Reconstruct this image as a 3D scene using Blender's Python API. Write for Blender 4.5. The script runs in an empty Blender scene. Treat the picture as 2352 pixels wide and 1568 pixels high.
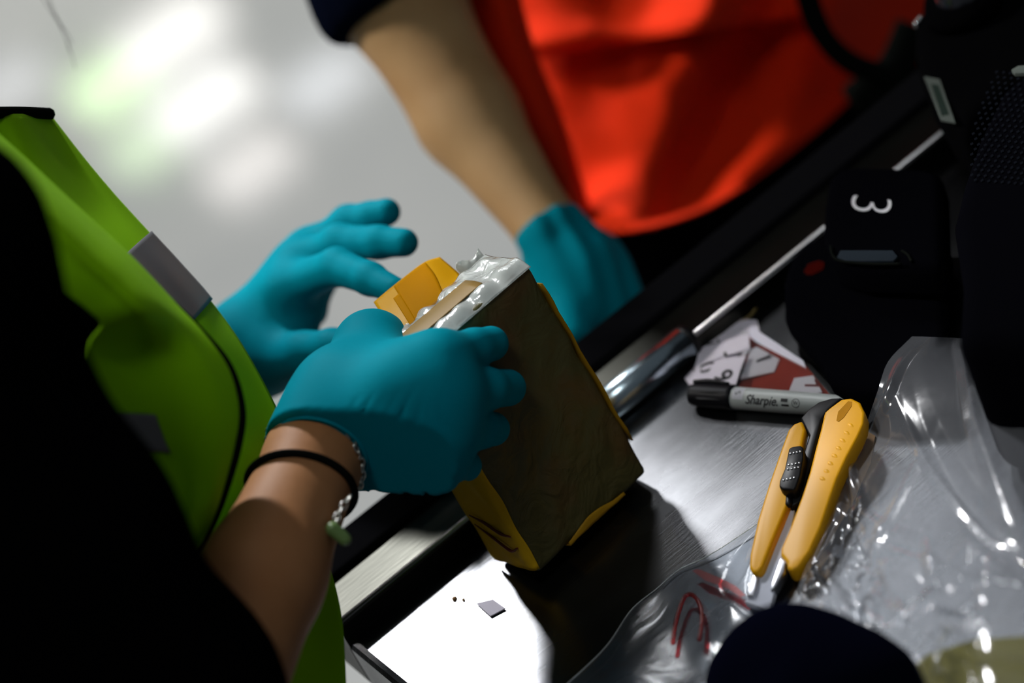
import bpy, bmesh, math, random
import numpy as np
from mathutils import Vector, Matrix
random.seed(7)
S = bpy.context.scene
COL = S.collection

# ------------------------------------------------------------------ camera
FPX, CXP, CYP = 5553.0, 1176.0, 784.0
TH, PSI, RHO = math.radians(34.0), math.radians(20.58), math.radians(-26.408)
FW = np.array([math.sin(PSI)*math.cos(TH), math.cos(PSI)*math.cos(TH), -math.sin(TH)])
_r0 = np.array([math.cos(PSI), -math.sin(PSI), 0.0]); _u0 = np.cross(_r0, FW)
RT = math.cos(RHO)*_r0 + math.sin(RHO)*_u0
UP = -math.sin(RHO)*_r0 + math.cos(RHO)*_u0
CAM = -FW*1.35
cd = bpy.data.cameras.new('camera'); cam = bpy.data.objects.new('camera', cd); COL.objects.link(cam)
cd.sensor_width = 36.0; cd.lens = FPX/2352.0*36.0
cam.matrix_world = Matrix(((RT[0], UP[0], -FW[0], CAM[0]), (RT[1], UP[1], -FW[1], CAM[1]), (RT[2], UP[2], -FW[2], CAM[2]), (0, 0, 0, 1)))
cd.clip_start = 0.05; cd.clip_end = 100
cd.dof.use_dof = True; cd.dof.focus_distance = 1.165; cd.dof.aperture_fstop = 3.0
cd.dof.aperture_blades = 0
S.camera = cam

# ------------------------------------------------------------------ world, lamps, exposure
S.view_settings.view_transform = 'Standard'; S.view_settings.look = 'None'
S.view_settings.exposure = 0.0; S.view_settings.gamma = 1.0; S.view_settings.use_curve_mapping = False
wd = bpy.data.worlds.new('hall'); S.world = wd; wd.use_nodes = True
bg = wd.node_tree.nodes['Background']; bg.inputs[0].default_value = (0.80, 0.90, 1.0, 1); bg.inputs[1].default_value = 0.06


def lamp(name, loc, target, size, power, col=(1, 1, 1), size_y=None, spread=180):
    l = bpy.data.lights.new(name, 'AREA'); l.shape = 'RECTANGLE'; l.size = size; l.size_y = size_y or size
    l.energy = power; l.color = col; l.spread = math.radians(spread)
    o = bpy.data.objects.new(name, l); COL.objects.link(o)
    o.location = loc
    o.rotation_euler = (Vector(target)-Vector(loc)).to_track_quat('-Z', 'Y').to_euler()
    return o


# main ceiling lamp beyond the bench, a side lamp, then added fill lights
_az, _el, _D = math.radians(11.5), math.radians(43.0), 2.4
KEY = Vector((-0.05+_D*math.sin(_az)*math.cos(_el), -0.18+_D*math.cos(_az)*math.cos(_el), _D*math.sin(_el)))
lamp('ceiling_lamp_main', KEY, (-0.05, -0.15, 0), 0.22, 52, (0.97, 0.98, 1.0), 0.22)
lamp('ceiling_lamp_side', (-1.45, 1.45, 2.0), (0.16, 0.03, 0.0), 0.35, 2.6, (1.0, 0.97, 0.92), spread=34)
lamp('fill_light_over_bench', (-.45, -.72, 2.0), (-.10, -.15, .1), 0.5, 0.42, (0.95, 1.0, 1.0), spread=40)  # added soft fill that brightens the gloved hand, not a known lamp
_a2, _e2 = math.radians(29.0), math.radians(44.0)
lamp('fill_light_far_side', (0.0+2.6*math.sin(_a2)*math.cos(_e2), -0.32+2.6*math.cos(_a2)*math.cos(_e2), 2.6*math.sin(_e2)), (0.0, -0.32, 0), 0.25, 2.2, (0.97, 0.98, 1.0))  # added light to brighten the steel under the clear bag
lamp('fill_light_hall_floor', (1.0, 4.6, 2.2), (1.0, 4.2, -1), 2.5, 55, (1.0, 1.0, 0.97), 3.0, spread=95)  # added broad light to raise the floor brightness

# ------------------------------------------------------------------ helpers


def W(x, y, d):
    return CAM + d*(RT*((x-CXP)/FPX) - UP*((y-CYP)/FPX) + FW)


def _ray(x, y):
    return RT*((x-CXP)/FPX) - UP*((y-CYP)/FPX) + FW


def T(x, y, z=0.0):
    r = _ray(x, y); return CAM + r*((z-CAM[2])/r[2])


def Yp(x, y, yy):
    r = _ray(x, y); return CAM + r*((yy-CAM[1])/r[1])


def tag(o, label=None, cat=None, group=None, kind=None):
    if label: o['label'] = label
    if cat: o['category'] = cat
    if group: o['group'] = group
    if kind: o['kind'] = kind
    return o


def empty(name, loc=(0, 0, 0)):
    o = bpy.data.objects.new(name, None); COL.objects.link(o); o.location = Vector([float(v) for v in loc])
    o.empty_display_size = 0.02
    return o


def link(name, me, m=None, parent=None, smooth=True):
    o = bpy.data.objects.new(name, me); COL.objects.link(o)
    if m is not None: me.materials.append(m)
    if smooth:
        for p in me.polygons: p.use_smooth = True
    if parent is not None:
        o.parent = parent
        q = parent; off = Vector((0, 0, 0))
        while q is not None:
            off += q.location; q = q.parent
        o.location = -off
    return o


def obj(name, verts, faces, m=None, parent=None, smooth=True):
    me = bpy.data.meshes.new(name)
    me.from_pydata([tuple(float(c) for c in v) for v in verts], [], [tuple(int(i) for i in f) for f in faces])
    me.validate(); me.update()
    bm = bmesh.new(); bm.from_mesh(me); bmesh.ops.recalc_face_normals(bm, faces=bm.faces); bm.to_mesh(me); bm.free()
    return link(name, me, m, parent, smooth)


def bevel(o, w, seg=3, ang=35):
    b = o.modifiers.new('bevel', 'BEVEL'); b.width = w; b.segments = seg; b.limit_method = 'ANGLE'; b.angle_limit = math.radians(ang)
    return o


def prism(name, poly, z0, z1, m=None, parent=None, bev=0.0, seg=3, lift=None):
    """outline given on the plane z1, standing down to z0"""
    top = [T(x, y, z1+(lift(x, y) if lift else 0)) for x, y in poly]
    n = len(top); vs = list(top) + [np.array([p[0], p[1], p[2]-(z1-z0)]) for p in top]
    fs = [tuple(range(n)), tuple(range(2*n-1, n-1, -1))] + [(i, (i+1) % n, n+(i+1) % n, n+i) for i in range(n)]
    o = obj(name, vs, fs, m, parent, smooth=False)
    if bev:
        bevel(o, bev, seg)
        for p in o.data.polygons: p.use_smooth = True
    return o


def box(name, x0, x1, y0, y1, z0, z1, m=None, parent=None, bev=0.0):
    vs = [(x, y, z) for x in (x0, x1) for y in (y0, y1) for z in (z0, z1)]
    fs = [(0, 1, 3, 2), (4, 6, 7, 5), (0, 4, 5, 1), (2, 3, 7, 6), (0, 2, 6, 4), (1, 5, 7, 3)]
    o = obj(name, vs, fs, m, parent, smooth=False)
    if bev: bevel(o, bev)
    return o


def cr(P, t):
    """catmull-rom through points P (n,3) at parameters t in 0..n-1"""
    P = np.asarray(P, float); n = len(P)
    t = np.clip(np.asarray(t, float), 0, n-1-1e-9); i = t.astype(int); u = (t-i)[:, None]
    Q = np.vstack([2*P[0]-P[1], P, 2*P[-1]-P[-2]])
    p0, p1, p2, p3 = Q[i], Q[i+1], Q[i+2], Q[i+3]
    return 0.5*((2*p1)+(-p0+p2)*u+(2*p0-5*p1+4*p2-p3)*u*u+(-p0+3*p1-3*p2+p3)*u**3)


def grid_pts(G, nu, nv, ur=(0, 1), vr=(0, 1)):
    """G rows (v) x cols (u) of 3d points -> (nv, nu, 3)"""
    G = np.asarray(G, float); R, Cn = G.shape[:2]
    tu = np.linspace(ur[0], ur[1], nu)*(Cn-1); tv = np.linspace(vr[0], vr[1], nv)*(R-1)
    rows = np.array([cr(G[k], tu) for k in range(R)])
    return np.array([cr(rows[:, j], tv) for j in range(nu)]).transpose(1, 0, 2)


def normals(P):
    du = np.gradient(P, axis=1); dv = np.gradient(P, axis=0)
    n = np.cross(du, dv); return n/(np.linalg.norm(n, axis=2, keepdims=True)+1e-12)


def sheet_from(name, P, m, parent=None, thick=0.0012, off=0.0):
    nv, nu = P.shape[:2]
    if off: P = P + normals(P)*off
    fs = [(a*nu+b, a*nu+b+1, (a+1)*nu+b+1, (a+1)*nu+b) for a in range(nv-1) for b in range(nu-1)]
    o = obj(name, P.reshape(-1, 3), fs, m, parent)
    if thick:
        s = o.modifiers.new('thickness', 'SOLIDIFY'); s.thickness = thick; s.offset = 0
    return o


def tube(name, pts, r, m=None, parent=None, closed=False, n=10, res=None, caps=True):
    P = np.asarray(pts, float)
    if res:
        if closed:
            Q = np.vstack([P[-2:], P, P[:3]]); t = np.linspace(2, 2+len(P), res, endpoint=False); P = cr(Q, t)
        else:
            P = cr(P, np.linspace(0, len(P)-1, res))
    N = len(P)
    rr = np.full(N, r) if np.isscalar(r) else np.interp(np.linspace(0, 1, N), np.linspace(0, 1, len(r)), r)
    Tn = (np.roll(P, -1, 0)-np.roll(P, 1, 0)) if closed else np.gradient(P, axis=0)
    Tn /= np.linalg.norm(Tn, axis=1, keepdims=True)+1e-12
    a = np.array([0, 0, 1.0]) if abs(Tn[0][2]) < .9 else np.array([1.0, 0, 0])
    vs = []
    for i in range(N):
        a = a-Tn[i]*(a@Tn[i]); a /= np.linalg.norm(a); b = np.cross(Tn[i], a)
        for k in range(n):
            c = 2*math.pi*k/n; vs.append(P[i]+rr[i]*(math.cos(c)*a+math.sin(c)*b))
    M = N if closed else N-1
    fs = [(i*n+k, i*n+(k+1) % n, ((i+1) % N)*n+(k+1) % n, ((i+1) % N)*n+k) for i in range(M) for k in range(n)]
    if not closed and caps:
        fs += [tuple(range(n-1, -1, -1)), tuple((N-1)*n+k for k in range(n))]
    return obj(name, vs, fs, m, parent)


# --- signed distance bodies, meshed by surface nets
def cone_d(P, a, b, ra, rb):
    a = np.asarray(a, np.float32); b = np.asarray(b, np.float32); ba = b-a; L = float(ba@ba)+1e-12
    t = np.clip(((P-a)@ba)/L, 0, 1)
    return np.linalg.norm(P-a-t[..., None]*ba, axis=-1)-(ra+t*(rb-ra))


def smin(a, b, k):
    h = np.maximum(k-np.abs(a-b), 0)/k
    return np.minimum(a, b)-h*h*k*0.25


def cones_sdf(prims, k):
    """prims: (a, b, ra, rb[, k])"""
    def f(P):
        d = None
        for q in prims:
            c = cone_d(P, *q[:4])
            d = c if d is None else smin(d, c, q[4] if len(q) > 4 else k)
        return d
    return f


def bounds(prims, pad):
    A = np.array([np.asarray(p, float)-r for q in prims for p, r in ((q[0], q[2]), (q[1], q[3]))])
    B = np.array([np.asarray(p, float)+r for q in prims for p, r in ((q[0], q[2]), (q[1], q[3]))])
    return A.min(0)-pad, B.max(0)+pad


def nets(name, f, lo, hi, h, m, parent=None, smooth_it=2):
    n = np.ceil((np.asarray(hi)-np.asarray(lo))/h).astype(int)+1
    ax = [np.asarray(lo)[i]+h*np.arange(n[i]) for i in range(3)]
    V = np.empty(n, np.float32)
    YZ = np.stack(np.meshgrid(ax[1], ax[2], indexing='ij'), -1).astype(np.float32)
    step = max(1, int(400000//(n[1]*n[2])))
    for i in range(0, n[0], step):
        xs = ax[0][i:i+step]
        P = np.empty((len(xs),)+YZ.shape[:2]+(3,), np.float32)
        P[..., 0] = xs[:, None, None]; P[..., 1:] = YZ[None]
        V[i:i+step] = f(P)
    ins = V < 0
    c = [ins[dx:n[0]-1+dx, dy:n[1]-1+dy, dz:n[2]-1+dz] for dx in (0, 1) for dy in (0, 1) for dz in (0, 1)]
    s = sum(x.astype(np.int8) for x in c); act = (s > 0) & (s < 8)
    idx = np.full(act.shape, -1, np.int64); cells = np.argwhere(act); idx[act] = np.arange(len(cells))
    acc = np.zeros((len(cells), 3)); cnt = np.zeros(len(cells))
    cor = [(dx, dy, dz) for dx in (0, 1) for dy in (0, 1) for dz in (0, 1)]
    for a in range(8):
        for b in range(a+1, 8):
            df = np.abs(np.array(cor[a])-np.array(cor[b]))
            if df.sum() != 1: continue
            va = V[tuple((cells+cor[a]).T)]; vb = V[tuple((cells+cor[b]).T)]
            x = (va < 0) != (vb < 0); t = np.where(x, va/(va-vb+1e-20), 0)
            acc[x] += np.array(cor[a])+t[x, None]*(np.array(cor[b])-np.array(cor[a])); cnt += x
    pts = np.asarray(lo)+h*(cells+acc/cnt[:, None])
    quads = []
    for axis in range(3):
        A = np.moveaxis(ins, axis, 0); e = A[:-1] != A[1:]
        E = np.argwhere(e); flip = A[:-1][e]
        o1, o2 = [q for q in range(3) if q != axis]
        full = np.zeros_like(E); full[:, axis] = E[:, 0]; full[:, o1] = E[:, 1]; full[:, o2] = E[:, 2]
        ok = (full[:, o1] > 0) & (full[:, o2] > 0) & (full[:, o1] < n[o1]-1) & (full[:, o2] < n[o2]-1)
        full = full[ok]; flip = flip[ok]
        q = []
        for d1, d2 in ((1, 1), (0, 1), (0, 0), (1, 0)):
            g = full.copy(); g[:, o1] -= d1; g[:, o2] -= d2; q.append(idx[tuple(g.T)])
        q = np.stack(q, 1); sw = flip if axis != 1 else ~flip
        q[~sw] = q[~sw][:, ::-1]; quads.append(q)
    quads = np.vstack(quads); quads = quads[(quads >= 0).all(1)]
    for _ in range(smooth_it):
        sm = np.zeros_like(pts); ct = np.zeros(len(pts))
        for a, b in ((0, 1), (1, 2), (2, 3), (3, 0)):
            np.add.at(sm, quads[:, a], pts[quads[:, b]]); np.add.at(ct, quads[:, a], 1)
            np.add.at(sm, quads[:, b], pts[quads[:, a]]); np.add.at(ct, quads[:, b], 1)
        pts = 0.5*pts+0.5*sm/np.maximum(ct, 1)[:, None]
    me = bpy.data.meshes.new(name)
    me.vertices.add(len(pts)); me.vertices.foreach_set('co', pts.astype(np.float32).ravel())
    me.loops.add(quads.size); me.loops.foreach_set('vertex_index', quads.astype(np.int32).ravel())
    me.polygons.add(len(quads)); me.polygons.foreach_set('loop_start', np.arange(0, quads.size, 4, dtype=np.int32))
    me.update(calc_edges=True); me.validate()
    bm = bmesh.new(); bm.from_mesh(me); bmesh.ops.recalc_face_normals(bm, faces=bm.faces); bm.to_mesh(me); bm.free()
    return link(name, me, m, parent)


def plane_clip(f, p, nrm):
    """keep the side the normal points to"""
    p = np.asarray(p, np.float32); nrm = np.asarray(nrm, np.float32); nrm = nrm/np.linalg.norm(nrm)
    return lambda P: np.maximum(f(P), -((P-p)@nrm))


def text_mesh(txt, size=1.0, shear=0.0, bold=0.0, sub=0):
    cu = bpy.data.curves.new('lettering', 'FONT'); cu.body = txt; cu.size = size; cu.shear = shear; cu.offset = bold
    cu.align_x = 'CENTER'; cu.align_y = 'CENTER'; cu.resolution_u = 6
    o = bpy.data.objects.new('lettering', cu); COL.objects.link(o)
    dg = bpy.context.evaluated_depsgraph_get(); me = bpy.data.meshes.new_from_object(o.evaluated_get(dg))
    bm = bmesh.new(); bm.from_mesh(me); bmesh.ops.triangulate(bm, faces=bm.faces)
    for _ in range(sub):
        lim = .10*size; ed = [e_ for e_ in bm.edges if e_.calc_length() > lim]
        if not ed: break
        bmesh.ops.subdivide_edges(bm, edges=ed, cuts=1, use_grid_fill=False); bmesh.ops.triangulate(bm, faces=[f_ for f_ in bm.faces if len(f_.verts) > 3])
    bm.to_mesh(me); bm.free()
    V = np.array([v.co[:] for v in me.vertices]); F = [tuple(p.vertices) for p in me.polygons]
    bpy.data.objects.remove(o); bpy.data.curves.remove(cu); bpy.data.meshes.remove(me)
    return V, F


def decal(name, txt, origin, ux, uy, m, parent, size=1.0, bold=0.0):
    """lettering laid on a surface; ux, uy are the 3d width and height of one em"""
    V, F = text_mesh(txt, size, 0.0, bold)
    P = [np.asarray(origin)+v[0]*np.asarray(ux)+v[1]*np.asarray(uy) for v in V]
    me = bpy.data.meshes.new(name); me.from_pydata([tuple(p) for p in P], [], F); me.update()
    return link(name, me, m, parent, smooth=False)


# ------------------------------------------------------------------ materials
def mat(name, col, rough=0.5, metal=0.0, spec=0.5, coat=0.0, trans=0.0, bump=None, var=None, sheen=0.0, sss=0.0, translucent=0.0, aniso=0.0, alpha=1.0):
    m = bpy.data.materials.new(name); m.use_nodes = True; nt = m.node_tree; N = nt.nodes; L = nt.links
    p = N['Principled BSDF']
    p.inputs['Base Color'].default_value = (*col, 1); p.inputs['Roughness'].default_value = rough
    p.inputs['Metallic'].default_value = metal; p.inputs['Specular IOR Level'].default_value = spec
    p.inputs['Coat Weight'].default_value = coat; p.inputs['Coat Roughness'].default_value = 0.08
    p.inputs['Transmission Weight'].default_value = trans; p.inputs['Sheen Weight'].default_value = sheen
    p.inputs['Anisotropic'].default_value = aniso
    if sss:
        p.inputs['Subsurface Weight'].default_value = sss; p.inputs['Subsurface Radius'].default_value = (0.01, 0.004, 0.002); p.inputs['Subsurface Scale'].default_value = 0.5
    tc = N.new('ShaderNodeTexCoord')
    if var:   # (colour2, scale, low, high, detail)
        nz = N.new('ShaderNodeTexNoise'); nz.inputs['Scale'].default_value = var[1]; nz.inputs['Detail'].default_value = var[4] if len(var) > 4 else 4
        L.new(tc.outputs['Object'], nz.inputs['Vector'])
        rp = N.new('ShaderNodeValToRGB'); rp.color_ramp.elements[0].position = var[2]; rp.color_ramp.elements[1].position = var[3]
        rp.color_ramp.elements[0].color = (*col, 1); rp.color_ramp.elements[1].color = (*var[0], 1)
        L.new(nz.outputs['Fac'], rp.inputs['Fac']); L.new(rp.outputs['Color'], p.inputs['Base Color'])
    if bump:  # (scale, strength, distance, stretch, detail)
        mp = N.new('ShaderNodeMapping'); mp.inputs['Scale'].default_value = bump[3] if len(bump) > 3 else (1, 1, 1)
        L.new(tc.outputs['Object'], mp.inputs['Vector'])
        nz = N.new('ShaderNodeTexNoise'); nz.inputs['Scale'].default_value = bump[0]; nz.inputs['Detail'].default_value = bump[4] if len(bump) > 4 else 5
        nz.inputs['Distortion'].default_value = bump[5] if len(bump) > 5 else 0.0
        L.new(mp.outputs['Vector'], nz.inputs['Vector'])
        b = N.new('ShaderNodeBump'); b.inputs['Strength'].default_value = bump[1]; b.inputs['Distance'].default_value = bump[2]
        L.new(nz.outputs['Fac'], b.inputs['Height']); L.new(b.outputs['Normal'], p.inputs['Normal'])
    if translucent:
        tr = N.new('ShaderNodeBsdfTranslucent'); tr.inputs['Color'].default_value = (*col, 1)
        mx = N.new('ShaderNodeMixShader'); mx.inputs[0].default_value = translucent
        L.new(p.outputs[0], mx.inputs[1]); L.new(tr.outputs[0], mx.inputs[2]); L.new(mx.outputs[0], N['Material Output'].inputs[0])
    return m


def cloth_mat(name, col, col2=None, scale=900):
    m = bpy.data.materials.new(name); m.use_nodes = True; nt = m.node_tree; N = nt.nodes; L = nt.links
    N.remove(N['Principled BSDF'])
    d = N.new('ShaderNodeBsdfDiffuse'); d.inputs[0].default_value = (*col, 1); d.inputs['Roughness'].default_value = .6
    tc = N.new('ShaderNodeTexCoord'); nz = N.new('ShaderNodeTexNoise'); nz.inputs['Scale'].default_value = scale
    b = N.new('ShaderNodeBump'); b.inputs['Strength'].default_value = .3; b.inputs['Distance'].default_value = .0005
    L.new(tc.outputs['Object'], nz.inputs['Vector']); L.new(nz.outputs['Fac'], b.inputs['Height']); L.new(b.outputs['Normal'], d.inputs['Normal'])
    L.new(d.outputs[0], N['Material Output'].inputs[0])
    return m


def film_mat(name, tint=(1, 1, 1), gloss=0.16, rough=0.08, haze=0.04, hazecol=(0.8, 0.85, 0.9), bump=None):
    """thin clear plastic: see-through, with fresnel gloss and a trace of haze"""
    m = bpy.data.materials.new(name); m.use_nodes = True; nt = m.node_tree; N = nt.nodes; L = nt.links
    N.remove(N['Principled BSDF'])
    t = N.new('ShaderNodeBsdfTransparent'); t.inputs[0].default_value = (*tint, 1)
    g = N.new('ShaderNodeBsdfGlossy'); g.inputs['Roughness'].default_value = rough
    d0 = N.new('ShaderNodeBsdfTranslucent'); d0.inputs[0].default_value = (*hazecol, 1)
    d1 = N.new('ShaderNodeBsdfDiffuse'); d1.inputs[0].default_value = (*hazecol, 1)
    d = N.new('ShaderNodeMixShader'); L.new(d0.outputs[0], d.inputs[1]); L.new(d1.outputs[0], d.inputs[2])
    fr = N.new('ShaderNodeLayerWeight')          # schlick fresnel, the same from both sides of the film
    pw = N.new('ShaderNodeMath'); pw.operation = 'POWER'; pw.inputs[1].default_value = 4.0; L.new(fr.outputs['Facing'], pw.inputs[0])
    ma = N.new('ShaderNodeMath'); ma.operation = 'MULTIPLY_ADD'; ma.inputs[1].default_value = 0.9; ma.inputs[2].default_value = 0.05+gloss
    L.new(pw.outputs[0], ma.inputs[0])
    m1 = N.new('ShaderNodeMixShader'); m1.inputs[0].default_value = haze
    L.new(t.outputs[0], m1.inputs[1]); L.new(d.outputs[0], m1.inputs[2])
    m2 = N.new('ShaderNodeMixShader'); L.new(ma.outputs[0], m2.inputs[0]); L.new(m1.outputs[0], m2.inputs[1]); L.new(g.outputs[0], m2.inputs[2])
    L.new(m2.outputs[0], N['Material Output'].inputs[0])
    if bump:
        tc = N.new('ShaderNodeTexCoord'); nz = N.new('ShaderNodeTexNoise'); nz.inputs['Scale'].default_value = bump[0]; nz.inputs['Detail'].default_value = 3
        nz.inputs['Distortion'].default_value = 1.0
        b = N.new('ShaderNodeBump'); b.inputs['Strength'].default_value = bump[1]; b.inputs['Distance'].default_value = bump[2]
        L.new(tc.outputs['Object'], nz.inputs['Vector']); L.new(nz.outputs['Fac'], b.inputs['Height'])
        L.new(b.outputs['Normal'], g.inputs['Normal']); L.new(b.outputs['Normal'], fr.inputs['Normal'])
    return m


def steel_mat(name, col, rough, rvar, stretch, metal=1.0):
    m = mat(name, col, rough, metal, aniso=0.0, bump=(60, 0.12, 0.0006, stretch, 4))
    nt = m.node_tree; N = nt.nodes; L = nt.links; p = N['Principled BSDF']
    tc = N.new('ShaderNodeTexCoord'); nz = N.new('ShaderNodeTexNoise'); nz.inputs['Scale'].default_value = 14; nz.inputs['Detail'].default_value = 6
    mp = N.new('ShaderNodeMapping'); mp.inputs['Scale'].default_value = (1, 2.2, 1); L.new(tc.outputs['Object'], mp.inputs['Vector']); L.new(mp.outputs['Vector'], nz.inputs['Vector'])
    r = N.new('ShaderNodeMapRange'); r.inputs['From Min'].default_value = .3; r.inputs['From Max'].default_value = .7
    r.inputs['To Min'].default_value = rough-rvar; r.inputs['To Max'].default_value = rough+rvar
    L.new(nz.outputs['Fac'], r.inputs['Value']); L.new(r.outputs[0], p.inputs['Roughness'])
    return m


M = {}
M['floor'] = mat('polished_grey_floor', (0.52, 0.52, 0.50), 0.07, 0.0, 0.5, var=((0.44, 0.45, 0.44), 2.0, .35, .65))
M['steel'] = steel_mat('brushed_steel', (0.15, 0.153, 0.16), 0.25, 0.05, (1.0, 14, 1))
M['steel_rim'] = steel_mat('shaded_rim_steel', (0.045, 0.045, 0.038), 0.34, 0.05, (1.0, 8, 8))  # base colour darkened to carry the left hand's shadow on the rim
M['nose'] = mat('rim_nose_highlight', (0.62, 0.62, 0.64), 0.30, 1.0)  # lighter than the rim, so the edge highlight sits in the colour
M['rubber'] = cloth_mat('black_rubber', (0.005, 0.005, 0.006))
M['chrome'] = mat('chrome', (0.66, 0.80, 0.88), 0.24, 1.0)
M['glove'] = mat('teal_nitrile', (0.0, 0.205, 0.275), 0.6, 0.0, 0.02, bump=(220, 0.12, 0.0006))
M['skin'] = mat('tan_skin', (0.40, 0.185, 0.078), 0.55, 0.0, 0.2, bump=(420, 0.25, 0.0004), var=((0.34, 0.145, 0.055), 30, .35, .7))
M['skin_b'] = mat('brown_skin', (0.47, 0.285, 0.13), 0.55, 0.0, 0.3, bump=(420, 0.25, 0.0004), var=((0.40, 0.22, 0.09), 22, .35, .7))
M['black_cloth'] = cloth_mat('black_cloth', (0.0016, 0.0016, 0.002))
M['navy_cloth'] = cloth_mat('navy_cloth', (0.003, 0.0045, 0.012))
M['hivis'] = mat('lime_hi_vis_fabric', (0.27, 0.62, 0.0), 0.75, 0.0, 0.15, translucent=0.08, bump=(900, 0.1, 0.0003))
M['orange'] = mat('orange_hi_vis_fabric', (0.66, 0.024, 0.0004), 0.9, 0.0, 0.15, bump=(900, 0.1, 0.0003))
M['reflect'] = mat('grey_reflective_stripe', (0.15, 0.15, 0.16), 0.5, 0.3)
M['trim'] = cloth_mat('black_binding', (0.006, 0.007, 0.006))
M['hair'] = mat('dark_hair', (0.012, 0.009, 0.008), 0.5)
M['eye'] = mat('eye_white', (0.7, 0.68, 0.64), 0.2)
M['brick'] = mat('olive_wrapping_film', (0.070, 0.063, 0.020), 0.33, 0.0, 0.3, var=((0.115, 0.05, 0.017), 26, .5, .8, 6), bump=(55, 0.55, 0.003, (1, 1, 1), 8, 1.5))
M['tape'] = mat('amber_packing_tape', (0.80, 0.44, 0.006), 0.4, 0.0, 0.15, translucent=0.45)
M['tape_double'] = mat('amber_packing_tape_doubled', (0.60, 0.27, 0.001), 0.6, 0.0, 0.02, translucent=0.40)
M['tape_side'] = mat('yellow_tape_on_package', (0.62, 0.36, 0.012), 0.5, 0.0, 0.04, bump=(70, 0.4, 0.002))
M['tape_top'] = mat('brown_tape_on_top', (0.24, 0.15, 0.045), 0.3, 0.0, 0.3)
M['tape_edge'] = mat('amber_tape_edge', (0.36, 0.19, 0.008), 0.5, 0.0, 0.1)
M['redfold'] = mat('dark_red_fold', (0.13, 0.012, 0.006), 0.5)
M['film'] = film_mat('clear_film', (0.97, 0.98, 0.97), 0.0, 0.05, 0.02)
M['film_top'] = film_mat('crinkled_wrap_film', (0.90, 0.93, 0.90), 0.14, 0.18, 0.72, (0.86, 0.9, 0.88), bump=(120, 0.6, 0.002))
M['bag'] = film_mat('clear_bag_plastic', (0.93, 0.95, 0.97), 0.03, 0.13, 0.12, (0.75, 0.78, 0.86), bump=(40, 0.12, 0.002))
M['filmred'] = film_mat('faint_red_print', (0.95, 0.30, 0.32), 0.03, 0.2, 0.12, (0.6, 0.03, 0.03))
M['yellow'] = mat('yellow_plastic', (0.70, 0.33, 0.0), 0.45, 0.0, 0.25)
M['blackplastic'] = mat('black_plastic', (0.005, 0.005, 0.006), 0.42, 0.0, 0.18)
M['studs'] = mat('silver_studs', (0.8, 0.8, 0.82), 0.2, 1.0)
M['blade'] = mat('knife_steel', (0.45, 0.46, 0.50), 0.30, 1.0)
M['channel'] = cloth_mat('pale_blade_channel', (0.60, 0.62, 0.70))
M['paper'] = cloth_mat('white_paper', (0.72, 0.70, 0.80))
M['pinkpaper'] = cloth_mat('white_card', (0.70, 0.66, 0.74))
M['redcard'] = cloth_mat('red_card', (0.30, 0.035, 0.022))
M['ink'] = mat('black_ink', (0.01, 0.01, 0.012), 0.7)
M['redink'] = mat('dark_red_ink', (0.12, 0.005, 0.004), 0.7)
M['greybarrel'] = mat('grey_marker_barrel', (0.40, 0.43, 0.42), 0.35)
M['blackcap'] = mat('black_marker_cap', (0.006, 0.006, 0.008), 0.45, 0.0, 0.15)
M['kraft'] = mat('tan_card', (0.34, 0.19, 0.075), 0.8)
M['band'] = mat('tan_rubber_band', (0.18, 0.13, 0.04), 0.5)
M['bundle'] = cloth_mat('dark_navy_cloth', (0.0022, 0.0026, 0.008))
M['nylon'] = cloth_mat('black_nylon', (0.0018, 0.0018, 0.0028))
M['white'] = cloth_mat('white_print', (0.62, 0.62, 0.66))
M['label'] = cloth_mat('grey_label', (0.10, 0.115, 0.105))
M['labelin'] = cloth_mat('dark_green_grey_print', (0.024, 0.036, 0.030))
M['plate'] = cloth_mat('slate_plate', (0.022, 0.029, 0.038))
M['redlogo'] = cloth_mat('dark_red_patch', (0.045, 0.003, 0.002))
M['jade'] = mat('green_charm', (0.16, 0.26, 0.08), 0.3, 0.0, 0.5)
M['silver'] = mat('silver', (0.62, 0.62, 0.58), 0.28, 1.0)
M['meshcell'] = cloth_mat('mesh_cell', (0.006, 0.007, 0.010))
M['matteblack'] = cloth_mat('matte_black_casing', (0.0022, 0.0022, 0.0026))
M['glass'] = mat('lens_glass', (0.01, 0.01, 0.014), 0.05, 0.0, 0.8, coat=1.0)
M['olivewrap'] = mat('olive_yellow_wrap', (0.17, 0.145, 0.012), 0.7, 0, .2, bump=(20, 0.1, 0.002))
M['iron'] = mat('grey_leg_steel', (0.30, 0.30, 0.31), 0.4, 1.0)

# ------------------------------------------------------------------ setting: floor
FZ = -0.95
tag(box('floor', -6, 10, -4, 14, FZ-0.05, FZ, M['floor']), kind='structure')
# unseen sources for the soft floor reflections: hall ceiling lamps, plus added green ones
CEIL = FZ+3.3
for px, py, sz, pw, c in ((395, 80, .55, 95, (1, .97, .93)), (470, 235, .50, 90, (1, .98, .95)), (575, 385, .40, 40, (1, .93, .90)),
                          (265, 190, .45, 80, (.66, 1, .45)), (345, 330, .4, 40, (.72, 1, .55)), (745, 190, .4, 34, (.92, .94, 1)), (20, 200, .4, 22, (.95, .95, 1))):
    p = T(px, py, FZ); d = p-CAM; mdir = np.array([d[0], d[1], -d[2]]); q = p+mdir*((CEIL-FZ)/mdir[2])
    lamp('hall_reflection_light', q, (q[0], q[1], 0), sz, pw*.075, c)

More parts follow.
